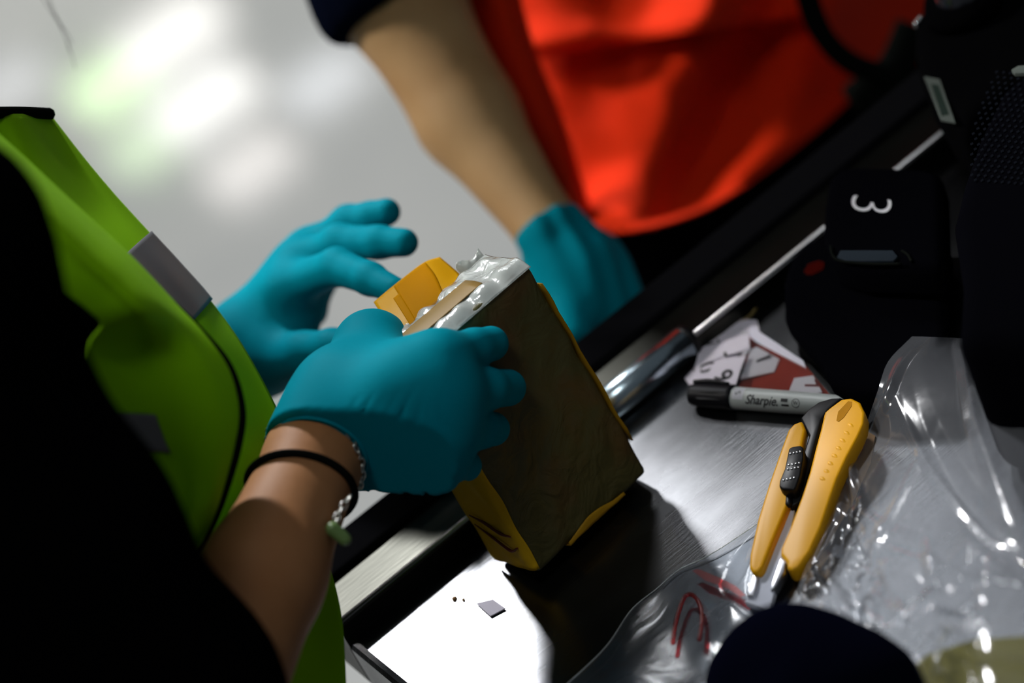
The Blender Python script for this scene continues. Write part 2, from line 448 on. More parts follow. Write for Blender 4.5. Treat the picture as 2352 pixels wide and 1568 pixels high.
# ------------------------------------------------------------------ steel bench
RIMH = 0.014
RY = T(948, 1292, RIMH)[1]          # inner top edge of the back rim
Y1 = T(764, 1335, RIMH)[1]; Y2 = T(801, 1196, RIMH)[1]
TX0 = T(793, 1473, 0)[0]
TX1, TY0 = 1.15, -0.95
bench = tag(empty('steel_bench', (TX0+.6, -.5, FZ)), 'brushed steel inspection bench with raised rear rim and black rubber edge', 'table')
# top sheet: extruded profile of the deck with rounded left lip
prof = [(TX0, -0.03), (TX0, -0.004), (TX0+0.0015, -0.001), (TX0+0.004, 0.0), (TX1, 0.0), (TX1, -0.03)]
n = len(prof); vs = [(x, TY0, z) for x, z in prof]+[(x, RY+.002, z) for x, z in prof]
deck = obj('tabletop', vs, [tuple(range(n)), tuple(range(2*n-1, n-1, -1))]+[(i, (i+1) % n, n+(i+1) % n, n+i) for i in range(n)], M['steel'], bench, smooth=False)
# rear rim: riser, flat top, rounded nose brightened to paint its highlight
rp = [(RY, -0.03), (RY, RIMH-.0035), (RY+.0008, RIMH-.0014), (RY+.0024, RIMH), (Y1+.004, RIMH-.001), (Y1+.004, -0.03)]
n = len(rp); vs = [(TX0, y, z) for y, z in rp]+[(TX1, y, z) for y, z in rp]
rim = obj('rear_rim', vs, [tuple(range(n)), tuple(range(2*n-1, n-1, -1))]+[(i, (i+1) % n, n+(i+1) % n, n+i) for i in range(n)], M['steel_rim'], bench, smooth=False)
tube('rim_nose', [(TX0+.001, RY+.0012, RIMH-.0010), (TX1, RY+.0012, RIMH-.0010)], .0016, M['nose'], bench, n=14)
box('rubber_edge', TX0, TX1, Y1, Y2-.004, -0.028, RIMH+.003, M['rubber'], bench, 0.003)
box('side_apron', TX0+.004, TX0+.02, TY0+.03, RY, -0.12, -0.03, M['iron'], bench, 0.002)
for x in (TX0+.03, TX1-.03):
    for y in (TY0+.05, RY-.03):
        box('leg', x-.02, x+.02, y-.02, y+.02, FZ, -0.03, M['iron'], bench, 0.003)

# ------------------------------------------------------------------ wrapped brick
BS = 1.08
BM = np.array([[0.9937808, -0.11133163, 0.00223298], [0.10872598, 0.97446264, 0.19647194], [-0.02404949, -0.19500726, 0.9805069]])
BO = np.array([-0.09992808, -0.16494238, 0.00843537])*BS
BW, BD, BH = 0.07306*BS, 0.0342*BS, 0.11992*BS


def Bk(u, v, w):
    return BO + BM@np.array([u, v, w])


def Bface(px, py, off=0.0):
    """point on the package's front face (offset towards the camera) seen at this pixel"""
    nrm = -BM[:, 1]; r = _ray(px, py); t = ((BO+nrm*off-CAM)@nrm)/(r@nrm); return CAM+r*t


pk = tag(empty('wrapped_package', Bk(BW/2, BD/2, 0)), 'olive film-wrapped brick-shaped package with yellow tape, tilted on the steel bench and held', 'package')


def brick_sdf(P):
    q = (P-BO.astype(np.float32))@BM.astype(np.float32)
    c = np.array([BW/2, BD/2, BH/2], np.float32); hs = np.array([BW/2, BD/2, BH/2], np.float32)
    r = 0.0028
    u = q-c; d = np.abs(u)-(hs-r)
    s = np.linalg.norm(np.maximum(d, 0), axis=-1)+np.minimum(d.max(-1), 0)-r
    x, y, z = u[..., 0], u[..., 1], u[..., 2]
    w = np.sin(170*x+90*z+2*np.sin(95*z+40*y))+np.sin(-120*x+210*z+2.5*np.sin(130*x+60*y))+0.7*np.sin(330*x+260*y-190*z+2*np.sin(150*z))
    return s+0.00022*w


cs = np.array([Bk(a, b, c) for a in (0, BW) for b in (0, BD) for c in (0, BH)])
nets('body', brick_sdf, cs.min(0)-.004, cs.max(0)+.004, 0.0010, M['brick'], pk, 1)


def bpatch(name, uvw, m, off_axis, thick=0.0006, nu=14, nv=14, parent=None, ripple=0.0):
    G = [[Bk(*q) for q in row] for row in uvw]
    P = grid_pts(G, nu, nv)
    if ripple:
        N_ = normals(P); a = np.linspace(0, 1, nu)[None, :]; b = np.linspace(0, 1, nv)[:, None]
        P = P+N_*(ripple*(np.sin(17*a+9*b+2*np.sin(11*b))+np.sin(-9*a+23*b+1.5*np.sin(13*a)))[..., None])
    return sheet_from(name, P, m, parent or pk, thick)


e = 0.0012
# tape down the left side, wrapping a little on to the front face
tp = bpatch('side_tape', [[(-e, BD*.98, BH*f), (-e, BD*.66, BH*f), (-e, BD*.33, BH*f), (-e, 0.002, BH*f), (0.0012+g, -e, BH*f)] for f, g in
                          ((.02, 0.000), (.12, 0.001), (.22, .0005), (.34, .002), (.46, .0012), (.6, .002), (.75, .001), (.97, .0015))], M['tape_side'], 0, nu=18, nv=40, ripple=.0002)
for k, (f0, f1, f2) in enumerate(((.245, .235, .20), (.20, .16, .115))):
    tube('tape_fold', [Bk(-e-.0012, BD*.85, BH*(f0+.01)), Bk(-e-.0012, BD*.55, BH*f1), Bk(-e-.0014, BD*.25, BH*f2), Bk(-e-.0008, BD*.04, BH*(f2-.008+.03*k))], [.0003, .0007, .0008, .0004], M['redfold'], tp, res=16, n=6)
# tape showing along the right edge and the bottom edge
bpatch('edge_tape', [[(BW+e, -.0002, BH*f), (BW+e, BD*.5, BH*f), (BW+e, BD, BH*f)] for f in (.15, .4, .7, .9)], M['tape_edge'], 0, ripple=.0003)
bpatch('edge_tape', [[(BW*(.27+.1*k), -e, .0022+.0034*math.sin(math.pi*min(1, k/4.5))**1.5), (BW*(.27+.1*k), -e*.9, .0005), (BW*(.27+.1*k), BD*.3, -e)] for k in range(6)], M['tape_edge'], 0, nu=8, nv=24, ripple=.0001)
# clear crinkled film over the top end
rows = []
for j, v in enumerate((-.001, .006, .013, .021, .029, .036)):
    row = []
    for i in range(15):
        u = BW*i/14
        z = BH+.0019+(.0016 if j in (1, 4) else .0006)*(.5+.5*math.sin(i*1.9+j*2.3))+.0006*math.sin(i*3.7+j)
        if j == 0: z = BH-.002
        row.append((u, v, z))
    rows.append(row)
bpatch('clear_top_film', rows, M['film_top'], 0, thick=.0003, nu=90, nv=40)
bpatch('film_fin', [[(BW*(.80+.20*t), BD*.97+.001*math.sin(9*t), BH-.001), (BW*(.80+.20*t), BD*1.04, BH+.003), (BW*(.80+.20*t), BD*(1.08+.03*math.sin(12*t)), BH+.005+.002*math.sin(7*t))] for t in (0, .15, .3, .45, .6, .75, .9, 1)], M['film_top'], 0, thick=.0003, nu=16, nv=50)
# tape flap being peeled off the top end
def flap(name, quad, dd, m, off=0.0, nu=16, nv=16, bow=0.004):
    G = []
    for j in range(4):
        a = j/3; row = []
        for i in range(4):
            b = i/3
            x = (1-a)*((1-b)*quad[0][0]+b*quad[1][0])+a*((1-b)*quad[3][0]+b*quad[2][0])
            y = (1-a)*((1-b)*quad[0][1]+b*quad[1][1])+a*((1-b)*quad[3][1]+b*quad[2][1])
            d = (1-a)*((1-b)*dd[0]+b*dd[1])+a*((1-b)*dd[3]+b*dd[2])-bow*math.sin(math.pi*a)-off
            row.append(W(x, y, d))
        G.append(row)
    return sheet_from(name, grid_pts(G, nu, nv), m, pk, .0003)


pz = lambda x, y, v: (lambda P: float((P-CAM)@FW))(Bk(*v))
dL = float((Bk(BW*.18, BD*.70, BH+.003)-CAM)@FW); dR = float((Bk(BW*.74, BD*.70, BH+.003)-CAM)@FW)
rowsf = [[(920, 789), (973, 747), (1025, 705), (1078, 664)], [(899, 757), (954, 713), (1010, 670), (1066, 646)], [(879, 726), (934, 680), (994, 634), (1053, 627)], [(858, 694), (914, 648), (972, 604), (1010, 590)]]
Gf = [[W(x, y, dL+(dR-dL)*i/3+.040*k/3-.004*math.sin(math.pi*k/3)) for i, (x, y) in enumerate(row)] for k, row in enumerate(rowsf)]
sheet_from('tape_flap', grid_pts(Gf, 24, 24), M['tape'], pk, .0003)
Gf = np.array(Gf)
sheet_from('doubled_tape', grid_pts(Gf, 14, 20, (.27, .70), (0, .985))-FW*.0005, M['tape_double'], pk, .0003)
sheet_from('doubled_tape', grid_pts(Gf, 6, 20, (.20, .285), (0, .80))-FW*.0009, M['tape_double'], pk, .0003)
bpatch('top_tape', [[(BW*t, BD*.98, BH+.0020), (BW*t, BD*.6, BH+.0024), (BW*t, BD*.22, BH+.0020)] for t in (.05, .25, .5, .72)], M['film'], 0, thick=.0003)
bpatch('top_tape', [[(BW*t, BD*.68, BH+.0034), (BW*t, BD*.46, BH+.0038), (BW*t, BD*.26, BH+.0032)] for t in (.03, .25, .5, .73)], M['tape_top'], 0, thick=.0003)

# ------------------------------------------------------------------ person in the lime vest
def rel(px, py, d): return W(px, py, d)


A_WR = W(725, 1045, 1.125); A_EL = W(440, 1700, 1.01); A_SH = W(-165, 560, .90)
A_LW = W(555, 815, 1.315); A_LE = W(250, 900, 1.36)
tc_ = A_SH+np.array([-.12, .16, 0])
LSH = A_SH+np.array([-.02, .33, 0])
NECK = tc_+np.array([.03, 0, .10]); HEAD = tc_+np.array([.13, .02, .235])
bodyA = [
    (A_WR+(A_WR-A_EL)*.12, A_WR, .0205, .0225, .01), (A_WR, A_WR*.55+A_EL*.45, .0220, .0272, .01), (A_WR*.55+A_EL*.45, A_EL, .0272, .032, .01),
    (A_EL, A_EL*.6+A_SH*.4, .033, .024, .015), (A_EL*.6+A_SH*.4, A_SH, .024, .030, .015),
    (A_LW+(A_LW-A_LE)*.1, A_LW, .019, .022, .01), (A_LW, A_LE, .022, .033, .01), (A_LE, LSH, .033, .030),
    (A_SH+np.array([-.09, .03, 0]), LSH+np.array([-.07, -.02, 0]), .038, .038), (A_SH, A_SH+np.array([-.09, .03, 0]), .03, .036), (tc_+np.array([0, -.07, -.06]), tc_+np.array([0, .07, -.06]), .062, .062),
    (tc_+np.array([-.02, -.04, -.22]), tc_+np.array([-.02, .04, -.22]), .068, .068), (tc_+np.array([-.03, -.05, -.40]), tc_+np.array([-.03, .05, -.40]), .085, .085),
    (tc_+np.array([-.01, 0, 0.0]), NECK, .06, .048), (NECK, HEAD+np.array([-.03, 0, -.06]), .046, .05),
    (HEAD, HEAD+np.array([0, 0, .03]), .075, .078), (HEAD+np.array([.045, 0, -.06]), HEAD+np.array([.02, 0, -.02]), .045, .06),
    (HEAD+np.array([.078, 0, -.01]), HEAD+np.array([.092, 0, -.03]), .008, .013, .01),
    (HEAD+np.array([-.005, -.078, -.012]), HEAD+np.array([-.01, -.082, .012]), .012, .014, .006), (HEAD+np.array([-.005, .078, -.012]), HEAD+np.array([-.01, .082, .012]), .012, .014, .006),
]
hipz = float(tc_[2]-.46)
for sgn in (-1, 1):
    hp = np.array([tc_[0]-.03, tc_[1]+sgn*.075, hipz]); kn = np.array([tc_[0]-.02, tc_[1]+sgn*.08, (hipz+FZ)/2+.03]); an = np.array([tc_[0]-.04, tc_[1]+sgn*.08, FZ+.09])
    bodyA += [(hp, kn, .08, .052), (kn, an, .052, .036)]
fA = cones_sdf(bodyA, .045)
lo, hi = bounds(bodyA, .02)
pA = nets('person', fA, lo, hi, .0058, M['skin'], None, 2)
tag(pA, 'person in lime vest and black shirt, gloved hands peeling tape off the olive package', 'person')
# finer skin is only needed on the bare forearm in view
sl_e = A_EL*.90+A_SH*.10
shirt = [(sl_e, A_EL*.55+A_SH*.45, .0405, .0325), (A_EL*.55+A_SH*.45, A_SH, .0325, .037), (A_EL*1.03-A_SH*.03, sl_e, .039, .0405),
         (A_EL*.6+A_SH*.4+np.array([-.06, .03, 0]), A_EL+np.array([-.07, .03, -.06]), .055, .06), (A_LE, LSH, .042, .042), (A_SH, A_SH+np.array([-.09, .03, 0]), .038, .05), (A_SH+np.array([-.09, .03, 0]), LSH+np.array([-.07, -.02, 0]), .048, .048), (LSH, LSH+np.array([-.07, -.02, 0]), .044, .048),
         (tc_+np.array([0, -.08, -.06]), tc_+np.array([0, .08, -.06]), .088, .088),
         (tc_+np.array([-.02, -.04, -.22]), tc_+np.array([-.02, .04, -.22]), .100, .100), (tc_+np.array([-.03, -.05, -.40]), tc_+np.array([-.03, .05, -.40]), .122, .122), (tc_+np.array([-.02, -.045, -.30]), tc_+np.array([-.02, .045, -.30]), .108, .108)]
lo, hi = bounds(shirt, .02)
nets('shirt', cones_sdf(shirt, .034), lo, hi, .006, M['black_cloth'], pA, 2)
trs = [(q[0], q[1], q[2]+.014, q[3]+.02) for q in bodyA[-4:]]+[(tc_+np.array([-.03, -.05, -.46]), tc_+np.array([-.03, .05, -.46]), .116, .116)]
lo, hi = bounds(trs, .02)
nets('trousers', cones_sdf(trs, .03), lo, hi, .009, M['black_cloth'], pA, 1)
for sgn in (-1, 1):
    an = np.array([tc_[0]-.04, tc_[1]+sgn*.08, FZ])
    sh = [(an+np.array([-.04, 0, .04]), an+np.array([.14, sgn*.01, .033]), .04, .032), (an+np.array([0, 0, .05]), an+np.array([0, 0, .09]), .042, .045)]
    lo, hi = bounds(sh, .01); fs_ = cones_sdf(sh, .03)
    nets('shoe', plane_clip(fs_, (0, 0, FZ+.001), (0, 0, 1)), lo, hi, .006, M['black_cloth'], pA, 1)
hr = [(HEAD+np.array([-.02, 0, .03]), HEAD+np.array([-.005, 0, .045]), .086, .083), (HEAD+np.array([-.05, 0, 0]), HEAD+np.array([-.10, 0, -.06]), .07, .05), (HEAD+np.array([-.10, 0, -.06]), HEAD+np.array([-.13, 0, -.22]), .035, .015)]
lo, hi = bounds(hr, .01); fh = cones_sdf(hr, .03)
hairA = nets('hair', plane_clip(fh, HEAD+np.array([.045, 0, .03]), (-1, 0, .5)), lo, hi, .006, M['hair'], pA, 1)
for sgn in (-1, 1):
    ey = [(HEAD+np.array([.066, sgn*.03, .0]), HEAD+np.array([.0661, sgn*.03, .0]), .0115, .0115)]
    lo, hi = bounds(ey, .005); nets('eye', cones_sdf(ey, .01), lo, hi, .003, M['eye'], pA, 1)
ml = [HEAD+np.array([.083, t, -.067-abs(t)*.1]) for t in (-.02, 0, .02)]
tube('mouth', ml, [.001, .004, .001], M['redcard'], pA, res=9)
for k, pp in enumerate((((90, -60, 1.02), (118, 10, 1.02), (140, 60, 1.02), (160, 110, 1.02), (173, 158, 1.02)), ((70, -60, 1.02), (100, 0, 1.02), (132, 50, 1.02), (150, 85, 1.02), (160, 120, 1.02)), ((100, -60, 1.03), (112, 0, 1.03), (122, 30, 1.03), (150, 70, 1.03), (166, 100, 1.03)))):
    tube('hair_strand', [W(*q) for q in pp], .00016, M['hair'], hairA, res=20, n=5)
# clean, smooth forearm over the coarse body is the same surface: refine the body there
# --- right glove
ax = (A_WR-A_EL)/np.linalg.norm(A_WR-A_EL)
def hp(px, py, d): return W(px, py, d)


wr = hp(738, 1035, 1.122)
mc = [hp(1005, 832, 1.112), hp(1020, 905, 1.108), hp(1012, 985, 1.112), hp(995, 1062, 1.120)]
pip = [hp(1088, 800, 1.128), hp(1118, 893, 1.126), hp(1103, 985, 1.131), hp(1060, 1066, 1.136)]
rf = [.0086, .0091, .0084, .0070]
tips = [Bface(1128, 789, rf[0]*.9), Bface(1166, 890, rf[1]*.9), Bface(1132, 985, rf[2]*.9), Bface(1074, 1070, rf[3]*.9)]
cm = hp(790, 905, 1.135); tm = hp(855, 800, 1.165); ti = hp(925, 810, 1.215); tt = hp(985, 830, 1.238)
gl = [(wr-ax*.008, wr, .0232, .0215), (wr, (wr*.45+mc[1]*.55), .0205, .018, .006), (wr, (wr*.4+mc[0]*.6), .0190, .015, .006), (wr, (wr*.45+mc[3]*.55), .0190, .0155, .006),
      (wr, mc[2]*.6+wr*.4, .0205, .0165, .006)]
for i in range(4):
    gl += [(wr*.45+mc[i]*.55, mc[i], .0145, .0118 if i < 3 else .0105)]
for i in range(3):
    gl += [(mc[i], mc[i+1], .0105, .0100)]
gl += [(cm, mc[0]*.7+wr*.3, .0165, .0135), (cm*.5+wr*.5, mc[1]*.8+wr*.2, .018, .0135), (cm, tm, .0165, .0135), (wr, cm, .021, .0175), (tm, ti, .0125, .0105), (ti, tt, .0103, .009), (tm, mc[0]*.75+wr*.25, .011, .012)]
nf = len(gl)
fing = []
for i in range(4):
    fing.append([(mc[i], pip[i], rf[i]*1.14, rf[i]*1.04), (pip[i], tips[i], rf[i]*1.03, rf[i]*.98)])
_core = cones_sdf(gl, .018)


def glove_sdf(P):
    d = _core(P)
    fd = None
    for q in fing:
        c = smin(cone_d(P, *q[0]), cone_d(P, *q[1]), .004)
        fd = c if fd is None else smin(fd, c, .0012)
    d = smin(d, fd, .009)
    # stretched folds across the heel of the hand
    hx = (mc[2]-wr)/np.linalg.norm(mc[2]-wr); lat = mc[3]-mc[0]; lat = lat-hx*(lat@hx); lat /= np.linalg.norm(lat)
    s = (P-wr.astype(np.float32))@hx.astype(np.float32); l = (P-wr.astype(np.float32))@lat.astype(np.float32)
    ph = (s*1.0+l*.28-7.0*l*l)/.0056+1.3*np.sin(l*90+s*50)
    msk = np.clip((l+.026)/.02, 0, 1)*np.clip((s-.012)/.014, 0, 1)*np.clip((.070-s)/.03, 0, 1)
    fold = np.maximum(0, np.sin(ph*2*np.pi*.62))**4*(.55+.45*np.sin(s*310+l*70))
    return d+.0040*msk*fold


lo, hi = bounds(gl+[q for f_ in fing for q in f_], .016)
g1 = nets('glove', plane_clip(glove_sdf, wr-ax*.001, ax), lo, hi, .00115, M['glove'], pA, 2)
g1['label'] = 'teal glove on the hand gripping the package'
# rolled cuff edge
bb = np.cross(ax, [0, 0, 1.0]); bb /= np.linalg.norm(bb); cc = np.cross(ax, bb)
tube('cuff_rim', [wr-ax*.001+.0226*(math.cos(t)*bb+math.sin(t)*cc) for t in np.linspace(0, 2*math.pi, 40, endpoint=False)], .0009, M['glove'], g1, closed=True, n=8)
# cord bracelet and silver chain bracelet
wc = A_WR-ax*.0215
tube('cord_bracelet', [wc+.0246*(math.cos(t)*bb+math.sin(t)*cc)+ax*.004*math.sin(t+1.0) for t in np.linspace(0, 2*math.pi, 48, endpoint=False)], .0019, M['trim'], pA, closed=True, n=8)
chain = empty('chain_bracelet', A_WR); chain.parent = pA; chain.location = Vector(A_WR.tolist())
link_me = None
_dr = RT*.75-UP*.66
cpts = [A_WR+ax*(.003-.0085*max(0, float((math.cos(t)*bb+math.sin(t)*cc)@_dr)+.1))+.0245*(math.cos(t)*bb+math.sin(t)*cc) for t in np.linspace(0, 2*math.pi, 44, endpoint=False)]
dang = [W(799, 1146, 1.085), W(790, 1160, 1.083), W(780, 1174, 1.081), W(774, 1188, 1.080), W(769, 1202, 1.079)]
base = tube('link', [(.0025*math.cos(t), .0015*math.sin(t), 0) for t in np.linspace(0, 2*math.pi, 10, endpoint=False)], .00052, M['silver'], None, closed=True, n=5)
lm = base.data; bpy.data.objects.remove(base)
for k, p in enumerate(cpts+dang):
    seq = cpts if k < 44 else dang; j = k if k < 44 else k-44
    t = np.asarray(seq[(j+1) % len(seq)] if k < 44 else seq[min(j+1, 4)])-np.asarray(seq[j-1] if j else seq[0]); t = Vector(t.tolist())
    q = t.to_track_quat('X', 'Z'); o = bpy.data.objects.new('link', lm); COL.objects.link(o); o.parent = chain
    o.rotation_mode = 'QUATERNION'; o.rotation_quaternion = q @ Vector((1, 0, 0)).rotation_difference(Vector((1, 0, 0)))
    o.rotation_quaternion = q @ Matrix.Rotation((k % 2)*math.pi/2+.5, 3, 'X').to_quaternion()
    o.location = Vector([float(v) for v in p])-chain.location
ch = [(W(764, 1214, 1.078), W(792, 1238, 1.078), .0034, .0030)]
lo, hi = bounds(ch, .004); nets('charm', cones_sdf(ch, .004), lo, hi, .0007, M['jade'], chain, 1)['label'] = 'small green oval charm'

# --- left glove (further away, palm down, index on the tape)
lw = W(575, 800, 1.312)
lk = [W(668, 655, 1.286), W(690, 610, 1.300), W(715, 582, 1.314), W(700, 600, 1.336)]   # index, middle, ring, little knuckles
ll = [(W(520, 850, 1.325), lw, 0.0236, 0.0221), (lw, W(655, 680, 1.298), 0.0226, 0.0158), (lw, W(640, 700, 1.318), 0.0231, 0.0168),
      (lw, W(640, 800, 1.296), 0.0226, 0.0179), (W(655, 680, 1.298), lk[0], 0.0142, 0.0121), (W(640, 690, 1.318), lk[1], 0.0142, 0.0115), (lk[1], lk[2], 0.0115, 0.0110), (lk[2], lk[3], 0.0110, 0.0095),
      (W(640, 790, 1.294), W(690, 700, 1.297), 0.0137, 0.0105)]
lf = [[(lk[0], W(775, 612, 1.257), 0.0110, 0.0098), (W(775, 612, 1.257), W(850, 640, 1.235), 0.0097, 0.0084), (W(850, 640, 1.235), W(908, 667, 1.220), 0.0082, 0.0069)],
      [(lk[1], W(780, 558, 1.283), 0.0110, 0.0100), (W(780, 558, 1.283), W(870, 556, 1.266), 0.0099, 0.0086), (W(870, 556, 1.266), W(928, 557, 1.257), 0.0084, 0.0076)],
      [(lk[2], W(800, 512, 1.301), 0.0105, 0.0097), (W(800, 512, 1.301), W(850, 500, 1.293), 0.0095, 0.0084), (W(850, 500, 1.293), W(888, 487, 1.287), 0.0082, 0.0076)],
      [(lk[3], W(740, 640, 1.341), 0.0095, 0.0084), (W(740, 640, 1.341), W(715, 715, 1.331), 0.0084, 0.0082), (W(715, 715, 1.331), W(690, 745, 1.320), 0.0082, 0.0074)],
      [(W(610, 830, 1.298), W(700, 812, 1.266), 0.0173, 0.0118), (W(700, 812, 1.266), W(765, 800, 1.251), 0.0113, 0.0103), (W(765, 800, 1.251), W(815, 800, 1.243), 0.0101, 0.0089)]]
_lc = cones_sdf(ll, .014)


def lglove(P):
    d = _lc(P); fd = None
    for q in lf:
        c = None
        for s in q:
            e_ = cone_d(P, *s); c = e_ if c is None else smin(c, e_, .004)
        fd = c if fd is None else smin(fd, c, .002)
    return smin(d, fd, .008)


lo, hi = bounds(ll+[q for f_ in lf for q in f_], .006)
g2 = nets('glove', lglove, lo, hi, .0014, M['glove'], pA, 2); g2['label'] = 'teal glove on the hand peeling the tape flap'

# --- lime vest: far front panel, near front panel, reflective stripes, bindings
vest = empty('vest', tc_); vest.parent = pA; vest.location = Vector(tc_.tolist()); vest['label'] = 'lime hi-vis vest with grey stripe and black binding'
O = [(112, 262, 1.20), (190, 362, 1.20), (262, 448, 1.20), (342, 536, 1.20), (412, 612, 1.20), (482, 692, 1.20), (562, 805, 1.19), (645, 962, 1.175), (700, 1110, 1.16), (742, 1250, 1.15), (784, 1410, 1.135), (796, 1600, 1.12)]
FL = [(-60, 264, 1.13), (10, 400, 1.125), (100, 530, 1.12), (225, 640, 1.115), (300, 725, 1.115), (370, 820, 1.12), (400, 920, 1.125), (420, 1040, 1.125), (420, 1160, 1.125), (400, 1280, 1.125), (420, 1420, 1.12), (460, 1600, 1.10)]
G = []
for k, (a, b) in enumerate(zip(FL, O)):
    row = []
    for t in (0, .2, .4, .6, .8, 1.0):
        bul = -.012*math.sin(math.pi*t)*(1 if k < 7 else .6)
        row.append(W(a[0]+(b[0]-a[0])*t, a[1]+(b[1]-a[1])*t, a[2]+(b[2]-a[2])*t+bul+.004*math.sin(t*9+k*.8)))
    G.append(row)
G = np.array(G)
PF = grid_pts(G, 40, 90)
fp = sheet_from('far_front_panel', PF, M['hivis'], vest, .0014)
PS = grid_pts(G, 30, 24, (.38, 1.0), (3.0/11, 5.0/11))
nn = normals(PS); sgn_ = 1 if np.mean(nn@(-FW)) > 0 else -1
sheet_from('reflective_stripe', PS+nn*sgn_*.0016, M['reflect'], vest, .0008)
E_ = [(-60, 262, 1.075), (40, 350, 1.075), (150, 452, 1.078), (235, 530, 1.08), (310, 600, 1.082), (395, 690, 1.085), (470, 768, 1.08), (528, 848, 1.078), (553, 940, 1.078), (545, 1020, 1.078), (520, 1110, 1.08), (488, 1195, 1.085), (440, 1290, 1.09), (400, 1420, 1.09)]
LE = [(-150, 340, 1.000), (-60, 430, 1.004), (50, 560, 1.010), (140, 660, 1.016), (200, 710, 1.022), (232, 745, 1.028), (205, 790, 1.034), (205, 860, 1.040), (225, 930, 1.045), (275, 1010, 1.050), (350, 1100, 1.054), (375, 1190, 1.058), (385, 1290, 1.060), (340, 1420, 1.06)]
G2 = []
for k, (a, b) in enumerate(zip(LE, E_)):
    row = []
    for t in (0, .2, .4, .6, .8, .92, 1.0):
        dep = a[2]+(b[2]-a[2])*max(0, (t-.62)/.38)**1.6
        if k >= 6: dep += .016*math.sin(math.pi*t)*(1 if k < 11 else .4)
        dep += 0
        row.append(W(a[0]+(b[0]-a[0])*t, a[1]+(b[1]-a[1])*t, dep))
    G2.append(row)
G2 = np.array(G2)
PN = grid_pts(G2, 44, 90)
np_ = sheet_from('near_front_panel', PN, M['hivis'], vest, .0014)
PS2 = grid_pts(G2, 16, 10, (0.02, .32), (8.2/13, 9.3/13)); nn = normals(PS2); sg2 = 1 if np.mean(nn@(-FW)) > 0 else -1
sheet_from('reflective_stripe', PS2+nn*sg2*.0016, M['reflect'], vest, .0008)
tube('binding', [W(*q) for q in E_[5:]], [.0008, .0020, .0024, .0024, .0024, .002], M['trim'], vest, res=50, n=8)
tube('binding', [W(*q) for q in ((-70, 258, 1.128), (-10, 260, 1.140), (50, 260, 1.168), (114, 262, 1.198))], .0032, M['trim'], vest, res=20, n=8)

# ------------------------------------------------------------------ person in the orange vest
BE = Yp(905, -30, .17); BWR = Yp(1262, 532, .045)
BM_ = Yp(1075, 270, .115)
bc = np.array([BE[0]+.29, .36, 0.0])
BSH = np.array([BE[0]+.04, .225, .350]); BSR = np.array([BE[0]+.42, .30, .46])
bneck = np.array([bc[0]+.06, .33, .54]); bhead = np.array([bc[0]+.13, .28, .68])
RE = np.array([BE[0]+.55, .30, .12]); RW = np.array([BE[0]+.58, .12, .05])
bodyB = [(BWR+(BWR-BM_)*.15, BWR, .0175, .0180, .01), (BWR, BM_, .0185, .0305, .01), (BM_, BE, .0305, .035, .01), (BE, BSH, .037, .05, .02),
         (RW, RE, .024, .035), (RE, BSR, .038, .05),
         (BSH, BSR, .055, .055), (BSH+np.array([.09, -.02, -.07]), BSR+np.array([-.07, 0, -.08]), .085, .10),
         (bc+np.array([-.05, .06, .14]), bc+np.array([.05, .06, .14]), .11, .11), (bc+np.array([-.06, 0, -.06]), bc+np.array([.06, 0, -.06]), .11, .11),
         (bc+np.array([-.015, 0, .42]), bneck, .07, .055), (bneck, bhead+np.array([0, .03, -.06]), .053, .055),
         (bhead, bhead+np.array([0, 0, .03]), .078, .08), (bhead+np.array([0, -.045, -.065]), bhead+np.array([0, -.02, -.02]), .046, .06),
         (bhead+np.array([0, -.08, -.01]), bhead+np.array([0, -.095, -.03]), .008, .013, .01),
         (bhead+np.array([-.08, 0, -.012]), bhead+np.array([-.084, .006, .012]), .012, .014, .006), (bhead+np.array([.08, 0, -.012]), bhead+np.array([.084, .006, .012]), .012, .014, .006)]
for sx in (-1, 1):
    hp_ = np.array([bc[0]+sx*.08, .35, -.12]); kn = np.array([bc[0]+sx*.085, .33, -.50]); an = np.array([bc[0]+sx*.085, .35, FZ+.09])
    bodyB += [(hp_, kn, .088, .056), (kn, an, .056, .04)]
lo, hi = bounds(bodyB, .02)
pB = nets('person', cones_sdf(bodyB, .045), lo, hi, .0075, M['skin_b'], None, 2)
tag(pB, 'person in orange vest and navy shirt leaning on the bench behind the package', 'person')
sb = [(BE, BSH, .050, .056), (RE, BSR, .047, .056), (BSH, BSR, .06, .06), (BSH+np.array([.09, -.02, -.07]), BSR+np.array([-.07, 0, -.08]), .092, .107),
      (bc+np.array([-.05, .06, .14]), bc+np.array([.05, .06, .14]), .117, .117), (bc+np.array([-.06, 0, -.10]), bc+np.array([.06, 0, -.10]), .127, .127)]
lo, hi = bounds(sb, .02)
_fsb = cones_sdf(sb, .03)
_hem = plane_clip(lambda P: cone_d(P, BE*.60+BM_*.40, BE, .040, .049), BE*.86+BM_*.14, BE-BM_)
_hp = (BE*.86+BM_*.14).astype(np.float32); _hn = ((BE-BM_)/np.linalg.norm(BE-BM_)).astype(np.float32)


def fsb(P):
    t_ = _fsb(P); near = np.linalg.norm(P-BE.astype(np.float32), axis=-1) < .085
    return smin(_hem(P), np.where(near, np.maximum(t_, -((P-_hp)@_hn)), t_), .01)


